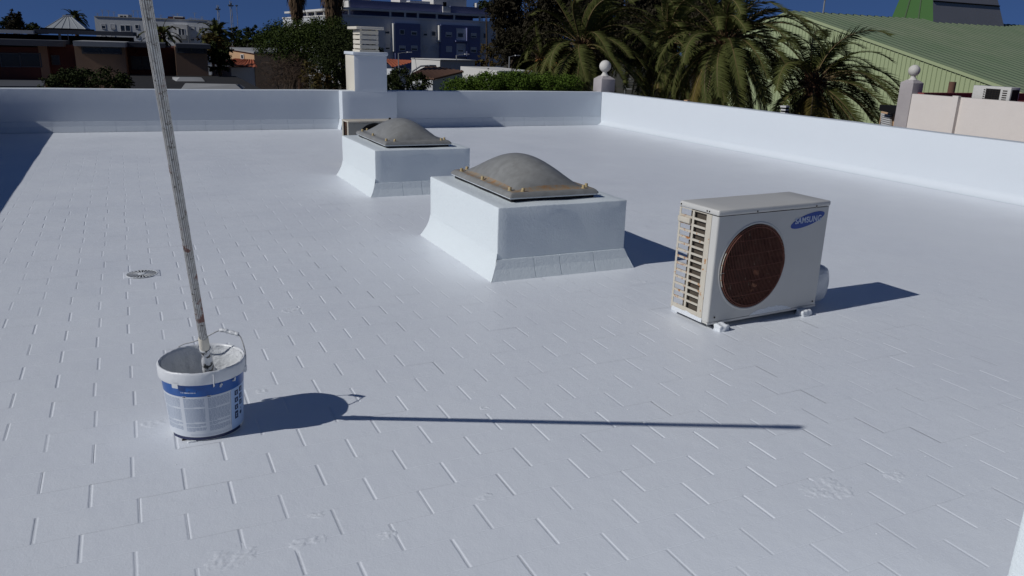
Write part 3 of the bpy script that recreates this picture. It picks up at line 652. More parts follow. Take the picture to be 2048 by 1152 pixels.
# ------------------------------------------------------------------ surroundings
ZG = -6.5
m_ground = mat('dusty_ground', (0.07, 0.064, 0.05), 0.95, 0.1, var=[(.08, .8, (0.045, 0.05, 0.03)), (.6, .4, (0.09, 0.083, 0.07))])
gm = MB(); gm.box(-900, 900, -300, 1500, ZG - 1, ZG); struct(gm.build('ground', m_ground))
m_asph = mat('asphalt', (0.055, 0.055, 0.057), 0.9, 0.2, var=(.5, .4, (0.07, 0.07, 0.072)))
gm = MB(); gm.box(-60, 60, 28, 36, ZG + .002, ZG + .006); struct(gm.build('road', m_asph))
m_glass = mat('dark_window_glass', (0.02, 0.025, 0.032), 0.12, 0.6)
m_shut = mat('pale_roller_shutter', (0.52, 0.52, 0.52), 0.7, 0.2, bump=[(.5, .1, .01)])
m_frame = mat('white_window_frame', (0.60, 0.60, 0.60), 0.6, 0.3)
m_white = mat('white_render', (0.62, 0.61, 0.585), 0.85, 0.15, var=(.35, .5, (0.54, 0.53, 0.505)))
m_cool = mat('pale_grey_render', (0.56, 0.575, 0.59), 0.85, 0.15, var=(.3, .5, (0.50, 0.515, 0.53)))
m_bluew = mat('blue_render', (0.165, 0.18, 0.315), 0.8, 0.2, var=(.25, .5, (0.14, 0.155, 0.28)))
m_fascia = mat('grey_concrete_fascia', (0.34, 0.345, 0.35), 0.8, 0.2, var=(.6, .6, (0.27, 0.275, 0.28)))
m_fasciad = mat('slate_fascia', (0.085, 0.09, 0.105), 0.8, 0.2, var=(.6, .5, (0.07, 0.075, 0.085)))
m_tan = mat('tan_pink_render', (0.29, 0.185, 0.125), 0.85, 0.15, var=(.6, .5, (0.25, 0.16, 0.11)))
m_redw = mat('dark_red_render', (0.11, 0.042, 0.034), 0.85, 0.15, var=(.6, .5, (0.09, 0.036, 0.03)))
m_orange = mat('orange_render', (0.58, 0.39, 0.24), 0.85, 0.15, var=(.8, .5, (0.50, 0.33, 0.20)))
m_flatroof = mat('dark_flat_roofing', (0.035, 0.035, 0.037), 0.95, 0.1, var=[(.35, .6, (0.026, 0.026, 0.028)), (2, .3, (0.048, 0.047, 0.046))])
m_rtile = mat('red_roof_tile', (0.33, 0.095, 0.05), 0.85, 0.15, var=(1.5, .7, (0.25, 0.08, 0.05)))
m_btile = mat('brown_roof_tile', (0.17, 0.095, 0.065), 0.9, 0.15, var=(1.2, .7, (0.13, 0.075, 0.055)))
m_steel = mat('grey_galvanised', (0.24, 0.25, 0.26), 0.6, 0.4)
m_skyglass = mat('milky_roof_glazing', (0.36, 0.38, 0.39), 0.4, 0.5)

class Fac:
    """a facade standing on the ground between two bearings; local x along it, y into the building, z up from the ground"""
    def __init__(s, name, label, cat, A, B, group=None):
        s.o = Vector((A.x, A.y, ZG)); e = Vector((B.x - A.x, B.y - A.y, 0)); s.L = e.length; s.e = e.normalized(); s.n = Vector((-s.e.y, s.e.x, 0))
        if s.n.dot(Vector((A.x, A.y, 0))) < 0: s.n = -s.n
        s.t = thing(name, label, cat, s.o, math.atan2(s.e.y, s.e.x), group)
    def U(s, px, py, y=0.0):
        d = ray(px, py); t = (s.o + s.n * y - Vector((0, 0, CZ))).dot(s.n) / d.dot(s.n); q = Vector((0, 0, CZ)) + d * t - s.o
        return q.dot(s.e), q.z
    def box(s, name, m, px0, py0, px1, py1, y0=0.0, y1=.3, parent=None, ground=False, bevel=0):
        u0, za = s.U(px0, (py0 + py1) / 2, y0)[0], s.U((px0 + px1) / 2, py0, y0)[1]; u1, zb = s.U(px1, (py0 + py1) / 2, y0)[0], s.U((px0 + px1) / 2, py1, y0)[1]
        mb = MB(); mb.box(u0, u1, y0, y1, 0 if ground else zb, za); return mb.build(name, m, parent or s.t, bevel=bevel)
    def window(s, px0, py0, px1, py1, y=0.0, shut=0.0, fm=None):
        u0, u1 = s.U(px0, py0, y)[0], s.U(px1, py0, y)[0]; z1, z0 = s.U((px0 + px1) / 2, py0, y)[1], s.U((px0 + px1) / 2, py1, y)[1]; w = .07 + .02 * (u1 - u0)
        mb = MB(); f = .07
        mb.box(u0 - w, u0, y - f, y - .004, z0 - w, z1 + w); mb.box(u1, u1 + w, y - f, y - .004, z0 - w, z1 + w); mb.box(u0 + .001, u1 - .001, y - f, y - .004, z1, z1 + w); mb.box(u0 + .001, u1 - .001, y - f - .05, y - .004, z0 - w, z0)
        if u1 - u0 > 1.6: mb.box((u0 + u1) / 2 - .04, (u0 + u1) / 2 + .04, y - f + .01, y - .022, z0 + .001, z1 - .001)
        o = mb.build('window', fm or m_frame, s.t)
        p = MB(); p.box(u0, u1, y - .02, y - .006, z0, z1); p.build('pane', m_glass, o)
        if shut > 0:
            q = MB(); q.box(u0 + .01, u1 - .01, y - .05, y - .022, z1 - (z1 - z0) * shut, z1 - .005); q.build('shutter', m_shut, o)
        return o
def flat(pts, z0, z1): mb = MB(); mb.prism([(p[0], p[1]) for p in pts], z0, z1); return mb

# ---- blue and white apartment block
a = Fac('apartment_block', 'large white and blue apartment block with an open roof terrace behind the chimney', 'building', at(680, 40, 150), at(1008, 50, 166.5))
def topz(px, py): return a.U(px, py)[1]
zslab = topz(680, 31.5); zrt = topz(700, 16); L = a.L; DB = 44.0
mb = MB(); mb.box(0, L, 0, DB, 0, zslab); o = mb.build('wall', [m_cool, m_white], a.t)
mb = MB(); mb.box(-.15, L + .15, -.15, DB + .15, zslab + .002, zslab + .28); mb.build('terrace_slab', m_white, a.t)
u0 = a.U(700, 30)[0]
mb = MB(); mb.box(u0 + 1.5, L - 6, 2.6, DB - 1, zslab + .281, zrt - .3); mb.build('penthouse_wall', m_bluew, a.t)
mb = MB(); mb.box(.4, L + .1, -.1, DB - .1, zrt - .3 + .002, zrt + .1); mb.build('roof_beam', m_white, a.t)
for px in (699, 781, 810.5, 836, 874, 908.6, 960, 1006):
    u = a.U(px, 35)[0]; mb = MB(); mb.box(u - .16, u + .16, -.05, .27, zslab + .281, zrt - .299); mb.build('terrace_column', m_white, a.t)
for k in range(6):
    y = 6 + k * 6.2; mb = MB(); mb.box(.42, .75, y - .17, y + .17, zslab + .281, zrt - .299); mb.build('terrace_column', m_white, a.t)
a.box('roof_parapet', m_bluew, 700, 4, 886, 22, .6, 1.0); a.box('roof_parapet', m_bluew, 901, 14, 980, 33, .6, 1.0); a.box('roof_parapet', m_white, 697, 1, 700, 14, .5, 6)
a.box('parapet_sun_step', m_white, 886, 13, 901, 30, .2, 6)  # white box paints the sun on a step of the blue parapet
a.box('stair_tower', m_white, 867, -16, 933, 13.5, 3, 9); a.box('roof_block', m_white, 690, -9, 742, 3, 4, 12); a.box('roof_block', m_white, 800, -3, 813, 7, 3, 8); a.box('roof_block', m_cool, 820, 2, 860, 8, 3, 8)
a.box('chimney_vent', m_white, 953, 6, 956, 17, 2, 3); a.box('tower_window', m_dark, 886, 4, 893, 13, 2.985, 3.0)
b1 = a.box('blue_bay', m_bluew, 790.5, 47, 841, 140, -1.0, -.002, ground=True); b2 = a.box('blue_bay', m_bluew, 882, 51, 960, 140, -1.0, -.002, ground=True)
a.box('bay_sun_strip', m_white, 787, 46.5, 790.4, 103, -1.05, -.002); a.box('bay_sun_strip', m_white, 878.5, 50.5, 881.9, 84, -1.05, -.002)  # white strips paint the sun on the bays' left faces
for r0, r1 in ((56, 81), (86, 111), (115, 138)):
    a.box('balcony_recess', m_cool, 913, r0 + 1, 933.5, r1, -1.06, -1.003)
    a.box('balcony_frame', m_bluew, 934, r0, 936.5, r1 + 2, -1.6, -1.001); a.box('balcony_floor', m_bluew, 912, r1 + .3, 936.5, r1 + 3, -1.6, -1.07)
for r in ((770, 57, 778.5, 67, 0, .6), (800, 60, 808, 68, -1, 0), (823, 63, 833, 69.5, -1, .25), (847, 62, 854, 71, 0, .6), (863.5, 63, 871, 71.5, 0, 0), (892, 65, 903, 73, -1, .6), (916, 65, 926, 74, -1.06, .2), (942.5, 67, 952, 75, -1, .6), (967, 67, 974, 76, 0, 0), (988, 67.5, 994, 77, 0, .5),
          (771, 88, 779, 98, 0, .75), (799, 92, 810, 100, -1, .6), (823, 92, 834, 100, -1, .6), (847, 91, 854, 102, 0, 1), (863.5, 92, 871, 102, 0, 1), (893, 93, 903, 103, -1, 1), (916, 93, 926, 103, -1.06, .75), (942, 95, 952, 104, -1, .5), (987, 96, 993, 105, 0, .4), (893, 121, 903, 131, -1, .8), (800, 121, 810, 130, -1, .7), (847, 121, 854, 131, 0, .8), (916, 121, 926, 131, -1.06, .5), (771, 117, 779, 128, 0, .8)):
    a.window(r[0], r[1], r[2], r[3], r[4], r[5])

# ---- white apartment house far left
f2 = Fac('apartment_house', 'white flat roofed apartment house with aerials, far beyond the pole', 'building', at(190, 60, 165), at(415, 68, 170))
f2.box('wall', m_cool, 190, 37, 415, 60, 0, 12, ground=True); f2.box('roof_edge', m_fascia, 189, 36, 416, 37.6, -.15, 12.2)
f2.box('stair_bay', m_white, 347, 49, 375, 90, -1.2, -.01); f2.box('balcony', m_fascia, 352, 70, 372, 78, -2.2, -1.21)
for r in ((203, 48, 210, 57, .4), (221, 49, 229, 58, .9), (241, 51, 249, 62, 0), (251, 51, 260, 62, 0), (270.5, 50, 276.5, 57, 0), (335, 52, 341, 59, .3), (381, 53, 388, 60, .8), (398, 54, 403, 60, .5), (272, 72, 279, 76, 0), (203, 71, 210, 78, .5), (222, 71, 229, 78, .5), (335, 73, 341, 80, .3), (381, 74, 388, 81, .6)): f2.window(*r[:4], 0, r[4])
f2.window(357, 58, 361.5, 70, -1.2, 0); f2.window(363.5, 58, 368, 70, -1.2, 0)
f2.box('roof_hut', m_white, 236, 29, 256, 37, 3, 7); f2.box('roof_hut', m_redw, 336, 33, 347, 40, 3, 6); f2.box('roof_hut', m_redw, 348.5, 34.5, 366, 40, 3.2, 6); f2.box('hut_frame', m_frame, 347, 32.5, 366, 34.4, 3, 6.2); f2.box('hut_frame', m_frame, 347, 34.5, 348.4, 40, 3, 6.2)
f2.box('hut_opening', m_dark, 240, 31.5, 246, 36.5, 2.98, 2.998); f2.box('hut_opening', m_dark, 248, 31.5, 252, 35, 2.98, 2.998)
for x0, x1 in ((310, 335), (376, 407)):
    u0, z0 = f2.U(x0, 41, 1); u1, _ = f2.U(x1, 41, 1); mb = MB(); zr = f2.U(x0, 36 if x0 < 320 else 37, 1)[1]; zt = f2.U(200, 37)[1]
    mb.tube([(u0, 1, zr), (u1, 1, zr)], .05, 5)
    for k in range(7): u = u0 + (u1 - u0) * k / 6; mb.tube([(u, 1, zt), (u, 1, zr)], .04, 5)
    mb.build('roof_railing', m_steel, f2.t)
random.seed(21)
for px in (196, 206, 218, 229, 263, 268, 277, 288, 303, 322, 341, 347, 356, 382, 390, 404):
    u, _ = f2.U(px, 37, 4); h_ = rnd(.9, 2.2); zt = f2.U(200, 37)[1]; mb = MB(); mb.tube([(u, 4, zt), (u, 4, zt + h_)], .045, 5)
    for q in range(3): mb.tube([(u - .45 + .1 * q, 4, zt + h_ - .22 * q), (u + .45 - .1 * q, 4, zt + h_ - .22 * q)], .03, 4)
    mb.build('aerial', m_steel, f2.t)

# ---- low school building on the left with deep eaves
D0 = 62.0; A_ = at(-160, 85, D0); s1 = Fac('school_building', 'low tan building with broad slate eaves and a glazed roof pyramid on the left', 'building', A_, Vector((A_.x + 20, A_.y - 1.0, 0)))
R0 = 2.2; B0 = -1.2
def eave(m, px0, px1, y0, p0=78, p1=90, y1=14): return s1.box('eave', m, px0, p0 + (px0 + px1) * .0133, px1, p1 + (px0 + px1) * .0085, y0, y1)
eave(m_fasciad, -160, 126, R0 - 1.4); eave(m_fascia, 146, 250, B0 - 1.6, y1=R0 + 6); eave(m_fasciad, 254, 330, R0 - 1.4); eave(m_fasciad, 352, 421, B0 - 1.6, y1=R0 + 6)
s1.box('wall', m_redw, -160, 92, 100, 160, R0, 14, ground=True); s1.box('pier', m_tan, 80, 91.5, 98, 160, R0 - .04, R0 - .002, ground=True)
s1.box('wall', m_redw, 100.5, 92, 372, 160, R0 + .5, 14, ground=True)
s1.box('bay_wall', m_tan, 152, 92, 252, 160, B0, R0 + 4, ground=True); s1.box('bay_wall', m_tan, 352, 94, 416, 160, B0, R0 + 4, ground=True)
for r in ((-80, 108, -10, 133), (1, 108, 38, 132), (40, 108, 79, 132)): s1.window(*r, R0, 0, m_fasciad)
for r in ((263, 114, 281, 137), (284, 114, 299, 137), (104, 112, 117, 128), (302, 114, 318, 137)): s1.window(*r, R0 + .5, 0, m_fasciad)
s1.window(355, 97, 410, 104, B0, 0, m_fasciad); s1.window(166, 96, 240, 105, B0, 0, m_fasciad)
s1.box('clerestory', m_dark, -160, 69, 262, 84, 7, 13.9); s1.box('upper_roof', m_fasciad, 68, 61, 266, 69.5, 5.6, 15); s1.box('upper_roof', m_white, -160, 57.5, 66, 64.5, 4.8, 15)
s1.box('clerestory_post', m_frame, 117, 67.5, 122, 80, 6.9, 6.998); s1.box('clerestory_post', m_frame, 135.5, 67.5, 137, 80, 6.9, 6.998); s1.box('clerestory_post', m_frame, 122.1, 67.5, 135.4, 68.6, 6.9, 6.998)
# glazed pyramid
(ul, zb_), (ur, _), (tl, zt_), (tr, _) = s1.U(92, 55.5, 9), s1.U(172, 55.5, 9), s1.U(128, 32.5, 11), s1.U(142, 32.5, 11)
mb = MB(); mb.add([(ul, 8.4, zb_), (ur, 8.4, zb_), (ur, 14, zb_), (ul, 14, zb_), (tl, 10.9, zt_), (tr, 10.9, zt_), (tr, 11.5, zt_), (tl, 11.5, zt_)], [(0, 1, 5, 4), (1, 2, 6, 5), (2, 3, 7, 6), (3, 0, 4, 7), (4, 5, 6, 7)]); py_ = mb.build('roof_pyramid', m_skyglass, s1.t)
for k in range(6):
    f = k / 5; mb = MB(); q0 = Vector((ul + (ur - ul) * f, 8.38, zb_)); q1 = Vector((tl + (tr - tl) * f, 10.88, zt_)); mb.tube([q0, q1], .03, 5); mb.build('glazing_bar', m_skyglass, py_)
mb = MB(); mb.box(ul - .3, ur + .3, 8.2, 14.2, zb_ - .35, zb_ - .002); mb.build('pyramid_curb', m_dark, s1.t); mb = MB(); mb.box(tl - .1, tr + .1, 10.8, 11.6, zt_ + .001, zt_ + .12); mb.build('pyramid_cap', m_frame, s1.t)

# ---- low flat roofs between
def flatroof(label, P, zt, edge=.25, m=m_flatroof):
    t = thing('flat_roofed_building', label, 'building', (P[0][0], P[0][1], ZG)); o = P[0]; loc = [(p[0] - o[0], p[1] - o[1]) for p in P]
    flat(loc, 0, zt - ZG - .001).build('wall', m_cool, t); cx = sum(p[0] for p in loc) / 4; cy = sum(p[1] for p in loc) / 4
    flat([(cx + (x - cx) * 1.02, cy + (y - cy) * 1.02) for x, y in loc], zt - ZG, zt - ZG + edge).build('roof', m, t); return t, o
ZR = -1.75
def onz(px, py, z): d = ray(px, py); return Vector((0, 0, CZ)) + d * ((z - CZ) / d.z)
t, o = flatroof('low dark flat roof with two raised rooflights just over the back parapet', [onz(262, 176, ZR), onz(530, 183, ZR), onz(470, 152.5, ZR), onz(262, 149, ZR)], ZR - .25)
for (pa, pb, hh, m) in (((352, 162.5), (410, 163), .28, m_fascia), ((362, 178), (485, 180), .34, m_fascia)):
    a_, b_ = onz(*pa, ZR) - o, onz(*pb, ZR) - o; d = (b_ - a_); d.z = 0; dp_ = Vector((-d.y, d.x, 0)).normalized() * 3.2
    z0 = ZR - ZG + .002; v = [(a_.x, a_.y, z0), (b_.x, b_.y, z0), (b_.x + dp_.x, b_.y + dp_.y, z0), (a_.x + dp_.x, a_.y + dp_.y, z0), (a_.x + .3, a_.y + .3, z0 + hh), (b_.x - d.x * .1, b_.y + .3, z0 + hh), (b_.x + dp_.x - d.x * .1, b_.y + dp_.y, z0 + hh * .6), (a_.x + dp_.x, a_.y + dp_.y, z0 + hh * .6)]
    mb = MB(); mb.add(v, [(0, 1, 5, 4), (1, 2, 6, 5), (2, 3, 7, 6), (3, 0, 4, 7), (4, 5, 6, 7)]); mb.build('rooflight', m, t)
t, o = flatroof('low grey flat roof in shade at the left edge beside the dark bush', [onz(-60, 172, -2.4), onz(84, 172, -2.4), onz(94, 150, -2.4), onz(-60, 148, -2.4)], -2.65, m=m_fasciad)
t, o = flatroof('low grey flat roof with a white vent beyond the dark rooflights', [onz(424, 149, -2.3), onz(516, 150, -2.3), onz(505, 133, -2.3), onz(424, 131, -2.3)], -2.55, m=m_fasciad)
q = onz(512, 152, -2.3) - o; mb = MB(); mb.lathe([(.25, 4.19), (.25, 4.9), (0, 4.95)], 12, (q.x - .6, q.y + .6, 0)); mb.build('vent', m_white, t)

# ---- orange house with red tile roof
h1 = Fac('orange_house', 'small orange house with a red tiled lean-to roof beside the pine trees', 'house', at(456, 115, 78), at(512, 115, 76))
mb = MB(); ua, za = h1.U(458, 98); ub, zb_ = h1.U(508, 107); mb.add([(ua, 0, 0), (ub, 0, 0), (ub, 0, zb_), (ua, 0, za), (ua, 7, 0), (ub, 7, 0), (ub, 7, zb_), (ua, 7, za)], [(0, 1, 2, 3), (5, 4, 7, 6), (3, 2, 6, 7), (1, 5, 6, 2), (4, 0, 3, 7)]); mb.build('wall', m_orange, h1.t)
mb = MB(); mb.add([(ua - .2, -.2, za + .01), (ub + .2, -.2, zb_ + .01), (ub + .2, 7, zb_ + .01), (ua - .2, 7, za + .01), (ua - .2, -.2, za + .16), (ub + .2, -.2, zb_ + .16), (ub + .2, 7, zb_ + .16), (ua - .2, 7, za + .16)], [(3, 2, 1, 0), (4, 5, 6, 7), (0, 1, 5, 4), (1, 2, 6, 5), (3, 0, 4, 7)]); mb.build('roof', m_fascia, h1.t)
h1.box('chimney', m_orange, 499, 104, 507, 109, .3, 1.2); h1.box('chimney', m_orange, 455, 92, 459, 104, .3, .9); h1.window(483, 110, 487, 117, 0, 0)
(u0, z0), (u1, _), (u2, z2) = h1.U(470, 118), h1.U(508, 118), h1.U(512, 135, -3)
mb = MB(); n = 22
pr = [(u0 + (u1 - u0) * k / n, .09 * (k % 2)) for k in range(n + 1)]
mb.add([(u, -.02, z0 + h_) for u, h_ in pr] + [(u0 - .2 + (u2 - u0 + .4) * k / n, -3, z2 + pr[k][1]) for k in range(n + 1)], [(k, k + 1, n + 2 + k, n + 1 + k) for k in range(n)]); mb.build('tiled_roof', m_rtile, h1.t)
mb = MB(); mb.box(u0, u1, -2.8, -.03, 0, z2 - .15); mb.build('porch_wall', m_cool, h1.t)

# ---- houses in front of the apartment block
def gable(label, A, B, ridge_px, eave_z, dp, mw, mr, name='house'):
    f = Fac(name, label, 'house', A, B); ur, zr = f.U(*ridge_px); L = f.L; mb = MB()
    mb.add([(0, 0, 0), (L, 0, 0), (L, 0, eave_z - ZG), (ur, 0, zr), (0, 0, eave_z - ZG), (0, dp, 0), (L, dp, 0), (L, dp, eave_z - ZG), (ur, dp, zr), (0, dp, eave_z - ZG)], [(0, 1, 2, 3, 4), (6, 5, 9, 8, 7), (1, 6, 7, 2), (5, 0, 4, 9)]); mb.build('wall', mw, f.t)
    o_ = .35
    for (xa, xb) in ((-.3, ur), (L + .3, ur)):
        za = eave_z - ZG - .08; n = 16; vs_ = []
        for k in range(n + 1):
            y = -o_ + (dp + 2 * o_) * k / n; d = .07 * (k % 2); vs_ += [(xa, y, za + .1 + d), (xb, y, zr + .1 + d)]
        mb = MB(); mb.add(vs_, [(2 * k, 2 * k + 1, 2 * k + 3, 2 * k + 2) for k in range(n)]); o = mb.build('roof', mr, f.t); sm = o.modifiers.new('solid', 'SOLIDIFY'); sm.thickness = .1; sm.offset = 0
    return f
h2 = Fac('brown_roofed_house', 'low house with a broad brown tiled roof in front of the apartment block', 'house', at(855, 165, 60), at(932, 170, 66))
(ua, za), (ub, zb_), (uc, zc), (ud, zd) = h2.U(812, 152, 2.5), h2.U(855, 131, 6.5), h2.U(932, 142.5, 0), h2.U(868, 157, 0)
mb = MB(); n = 20
pa = [Vector((ua, 2.5, za)).lerp(Vector((ud, 0, zd)), k / n) for k in range(n + 1)]; pb = [Vector((ub, 6.5, zb_)).lerp(Vector((uc, .2, zc)), k / n) for k in range(n + 1)]
mb.add([tuple(p + Vector((0, 0, .07 * (k % 2)))) for k, p in enumerate(pa)] + [tuple(p + Vector((0, 0, .07 * (k % 2)))) for k, p in enumerate(pb)], [(k, k + 1, n + 2 + k, n + 1 + k) for k in range(n)]); o = mb.build('roof', m_btile, h2.t); sm = o.modifiers.new('solid', 'SOLIDIFY'); sm.thickness = .12
mb = MB(); mb.add([(ud, .12, 0), (uc, .32, 0), (uc, .32, zc - .15), (ud, .12, zd - .15), (ua + .2, 2.6, 0), (ua + .2, 2.6, za - .15), (ub, 6.6, 0), (ub, 6.6, zb_ - .2)], [(0, 1, 2, 3), (4, 0, 3, 5), (6, 4, 5, 7), (1, 6, 7, 2)]); mb.build('wall', m_cool, h2.t)
h3 = Fac('white_gabled_house', 'white walled house end glowing in sun just behind the brown roof', 'house', at(822, 128, 92), at(881, 130, 88))
h3.box('wall', m_white, 823, 118.5, 880, 136, 0, 5, ground=True); h3.box('coping', m_white, 822, 117.5, 881, 118.6, -.1, 5.1)
h4 = Fac('white_boundary_building', 'long low white wall in sun between brown roof and palms', 'building', at(920, 140, 80), at(1003, 148, 70))
mb = MB(); (u0, z0), (u1, z1) = h4.U(921, 132.5), h4.U(998, 141.5); mb.add([(u0, 0, 0), (u1, 0, 0), (u1, 0, z1), (u0, 0, z0), (u0, 4, 0), (u1, 4, 0), (u1, 4, z1), (u0, 4, z0)], [(0, 1, 2, 3), (1, 5, 6, 2), (3, 2, 6, 7), (4, 0, 3, 7)]); mb.build('wall', m_white, h4.t)
h5 = Fac('red_roofed_house', 'house with a red tiled roof right of the chimney', 'house', at(768, 130, 98), at(820, 130, 100))
mb = MB(); (u0, z0), (u1, z1), (u2, z2) = h5.U(768, 118, 2), h5.U(818, 121, 2), h5.U(770, 135, -.3)
n = 18; mb.add([(u0 + (u1 - u0) * k / n, 2, z0 + (z1 - z0) * k / n + .08 * (k % 2)) for k in range(n + 1)] + [(u0 + (u1 - u0) * k / n, -.3, z2 + (z1 - z2) * (k / n) + .08 * (k % 2)) for k in range(n + 1)], [(n + 1 + k, n + 2 + k, k + 1, k) for k in range(n)]); mb.build('roof', m_rtile, h5.t)
mb = MB(); mb.box(u0, u1, 0, 2.5, 0, z2 - .2); mb.build('wall', m_cool, h5.t)

# ---- green warehouse on the right
XW = 41.0
m_wgreen = mat('pale_green_sheeting', (0.36, 0.42, 0.245), 0.6, 0.3, var=(.3, .4, (0.32, 0.375, 0.22)))
m_rgreen = mat('green_roof_sheeting', (0.115, 0.152, 0.095), 0.55, 0.3, var=[(.12, .8, (0.16, 0.182, 0.12)), (.5, .5, (0.085, 0.135, 0.07))])
m_lgreen = mat('bright_green_sheeting', (0.06, 0.145, 0.04), 0.6, 0.3)
m_slate = mat('grey_roof_panel', (0.26, 0.26, 0.285), 0.6, 0.3, var=(.4, .4, (0.22, 0.22, 0.245)))
def onx(px, py, X): d = ray(px, py); return Vector((0, 0, CZ)) + d * (X / d.x)
apex, low = onx(1580, 24, XW), onx(2040, 186, XW); sl = (apex.z - low.z) / (apex.y - low.y)
Wt = thing('warehouse', 'large pale green metal warehouse with ribbed green roof behind the right palms', 'warehouse', (XW, apex.y, ZG)); za = apex.z - ZG
def rz(dy): return za - abs(dy) * sl
wy0, wy1 = -34.0, 7.0
mb = MB(); ys = []; y = wy0
prf = [(0, 0), (.20, 0), (.225, -.045), (.275, -.045), (.30, 0)]
while y < wy1:
    ys += [(y + a_, b_) for a_, b_ in prf[:-1]]; y += .30
mb.add([(b_, y, 0) for y, b_ in ys] + [(b_, y, rz(y) - .02) for y, b_ in ys], [(k + 1, k, len(ys) + k, len(ys) + k + 1) for k in range(len(ys) - 1)]); stuff(mb.build('wall_sheeting', m_wgreen, Wt))
mb = MB(); mb.box(.02, .3, wy0, wy1, 0, rz(wy0) - .05); mb.build('wall', m_wgreen, Wt)
for (ya, yb) in ((wy0 - .5, 0), (0, wy1 + .5)):
    mb = MB(); n = 180; rp = .7; vs_ = []; x = -.11; xs = []
    while x < 75: xs += [(x, 0), (x + .36, 0), (x + .42, .09), (x + .62, .09)]; x += rp
    for yy in (ya, yb): vs_ += [(x, yy, rz(yy) + .03 + h_) for x, h_ in xs]
    k_ = len(xs); mb.add(vs_, [(k, k + 1, k_ + k + 1, k_ + k) for k in range(k_ - 1)]); stuff(mb.build('roof_sheeting', m_rgreen, Wt))
for (ya, yb) in ((wy0 - .5, 0), (wy1 + .5, 0)):
    mb = MB(); mb.add([(-.12, ya, rz(ya) - .10), (-.12, yb, rz(yb) - .10), (-.12, yb, rz(yb) + .07), (-.12, ya, rz(ya) + .07), (-.05, ya, rz(ya) - .10), (-.05, yb, rz(yb) - .10), (-.05, yb, rz(yb) + .07), (-.05, ya, rz(ya) + .07)], [(0, 1, 2, 3), (3, 2, 6, 7), (4, 5, 1, 0), (5, 4, 7, 6)]); mb.build('verge_flashing', m_wgreen, Wt)
# raised roof monitor on the ridge
def onroof(px, py):
    d = ray(px, py); n_ = Vector((0, -sl, 1)); t = (Vector((XW, apex.y, apex.z)) - Vector((0, 0, CZ))).dot(n_) / d.dot(n_); return Vector((0, 0, CZ)) + d * t - Vector((XW, apex.y, ZG))
c0, c1, cb = onroof(1868, 47.5), onroof(2026, 60), onroof(1792, 30)
hm = 4.2; c1 = Vector((c1.x, c0.y, c0.z)); cb = Vector((c0.x, 3.0, rz(3.0))); ins = .72
v = [c0 + Vector((0, 0, -.3)), c1 + Vector((0, 0, -.3)), Vector((c1.x, 3, c0.z - .3)), Vector((c0.x, 3, c0.z - .3))]
mid = (c0.y + 3) / 2; sx = (c1.x - c0.x) * .17; tp = [Vector((c0.x + sx * .2, mid - .8, c0.z + hm)), Vector((c1.x - sx, mid - .8, c0.z + hm)), Vector((c1.x - sx, mid + .8, c0.z + hm)), Vector((c0.x + sx * .2, mid + .8, c0.z + hm))]
mb = MB(); mb.add(v + tp, [(0, 1, 5, 4), (1, 2, 6, 5), (2, 3, 7, 6), (3, 0, 4, 7), (4, 5, 6, 7)]); o = mb.build('roof_monitor', [m_slate, m_lgreen], Wt)
for p in o.data.polygons:
    if p.normal.x < -.5: p.material_index = 1
for f in (0.42, .97):
    q0 = v[0].lerp(tp[0], f); q1 = v[1].lerp(tp[1], f); mb = MB(); mb.tube([q0 + Vector((0, -.03, 0)), q1 + Vector((0, -.03, 0))], .05, 5); mb.build('panel_joint', m_dark, o)
for f in (.33, .66):
    q0 = v[0].lerp(v[3], f); q1 = tp[0].lerp(tp[3], f); mb = MB(); mb.tube([q0 + Vector((-.03, 0, 0)), q1 + Vector((-.03, 0, 0))], .05, 5); mb.build('panel_joint', m_rgreen, o)
mb = MB(); q = onroof(1674, 22); mb.tube([(3, 0, za), (3, 0, za + 5)], .06, 6)
for k in range(5): mb.tube([(2.8, 0, za + 1 + k * .8), (3.2, 0, za + 1.2 + k * .8)], .05, 4)
mb.build('roof_mast', m_steel, Wt)

# ---- pale neighbouring roof on the right with its own outdoor unit
m_pink = mat('pale_pink_render', (0.73, 0.675, 0.635), 0.85, 0.15, bump=[(20, .3, .01)], var=[(1.2, .5, (0.67, 0.615, 0.575)), (6, .3, (0.76, 0.71, 0.67))])
m_maroon = mat('maroon_roof_coating', (0.20, 0.05, 0.05), 0.8, 0.2, var=(.8, .5, (0.15, 0.04, 0.045)))
DN = 18.0; P0 = at(1827, 167, DN); ztn = at(1827, 188, DN).z
Nt = thing('neighbouring_building', 'pale pinkish wall with maroon roof edge beyond the right parapet', 'building', (P0.x + .02, P0.y, ZG)); zn = ztn - ZG
mb = MB(); mb.box(0, .18, -22, .0, 0, zn); mb.build('front_wall', m_pink, Nt); mb = MB(); mb.box(.181, 14, -22, .0, 0, zn - .14); mb.build('roof', m_maroon, Nt)
mb = MB(); mb.box(.181, 14, -.16, .02, zn - .138, zn + .03); mb.build('roof_edge', m_maroon, Nt)
q = onx(1915, 195, P0.x); mb = MB(); mb.box(-.09, -.002, q.y - P0.y - .07, q.y - P0.y + .07, 0, zn + .03); mb.build('downpipe', m_pink, Nt)
ap = at(1901, 184, 21.5); mb = MB(); mb.lathe([(.09, zn - .14), (.09, zn + .20), (.075, zn + .20), (.07, zn)], 14, (ap.x - P0.x, ap.y - P0.y, 0)); mb.build('flue', m_btile, Nt, smooth=40)
finial_s = .345
q = at(1827, 166, DN)
finial(q.x, q.y, ZG, q.z, finial_s, 'white ball finial on a tall grey post at the corner of the pinkish wall')
aq = at(1953, 199, 17.2)
N2 = thing('outdoor_unit', 'white outdoor unit with black grille on the neighbouring maroon roof', 'air conditioner', (P0.x + .30, aq.y - .0, ztn - .138), -PI / 2)
wN, hN = .84, .40
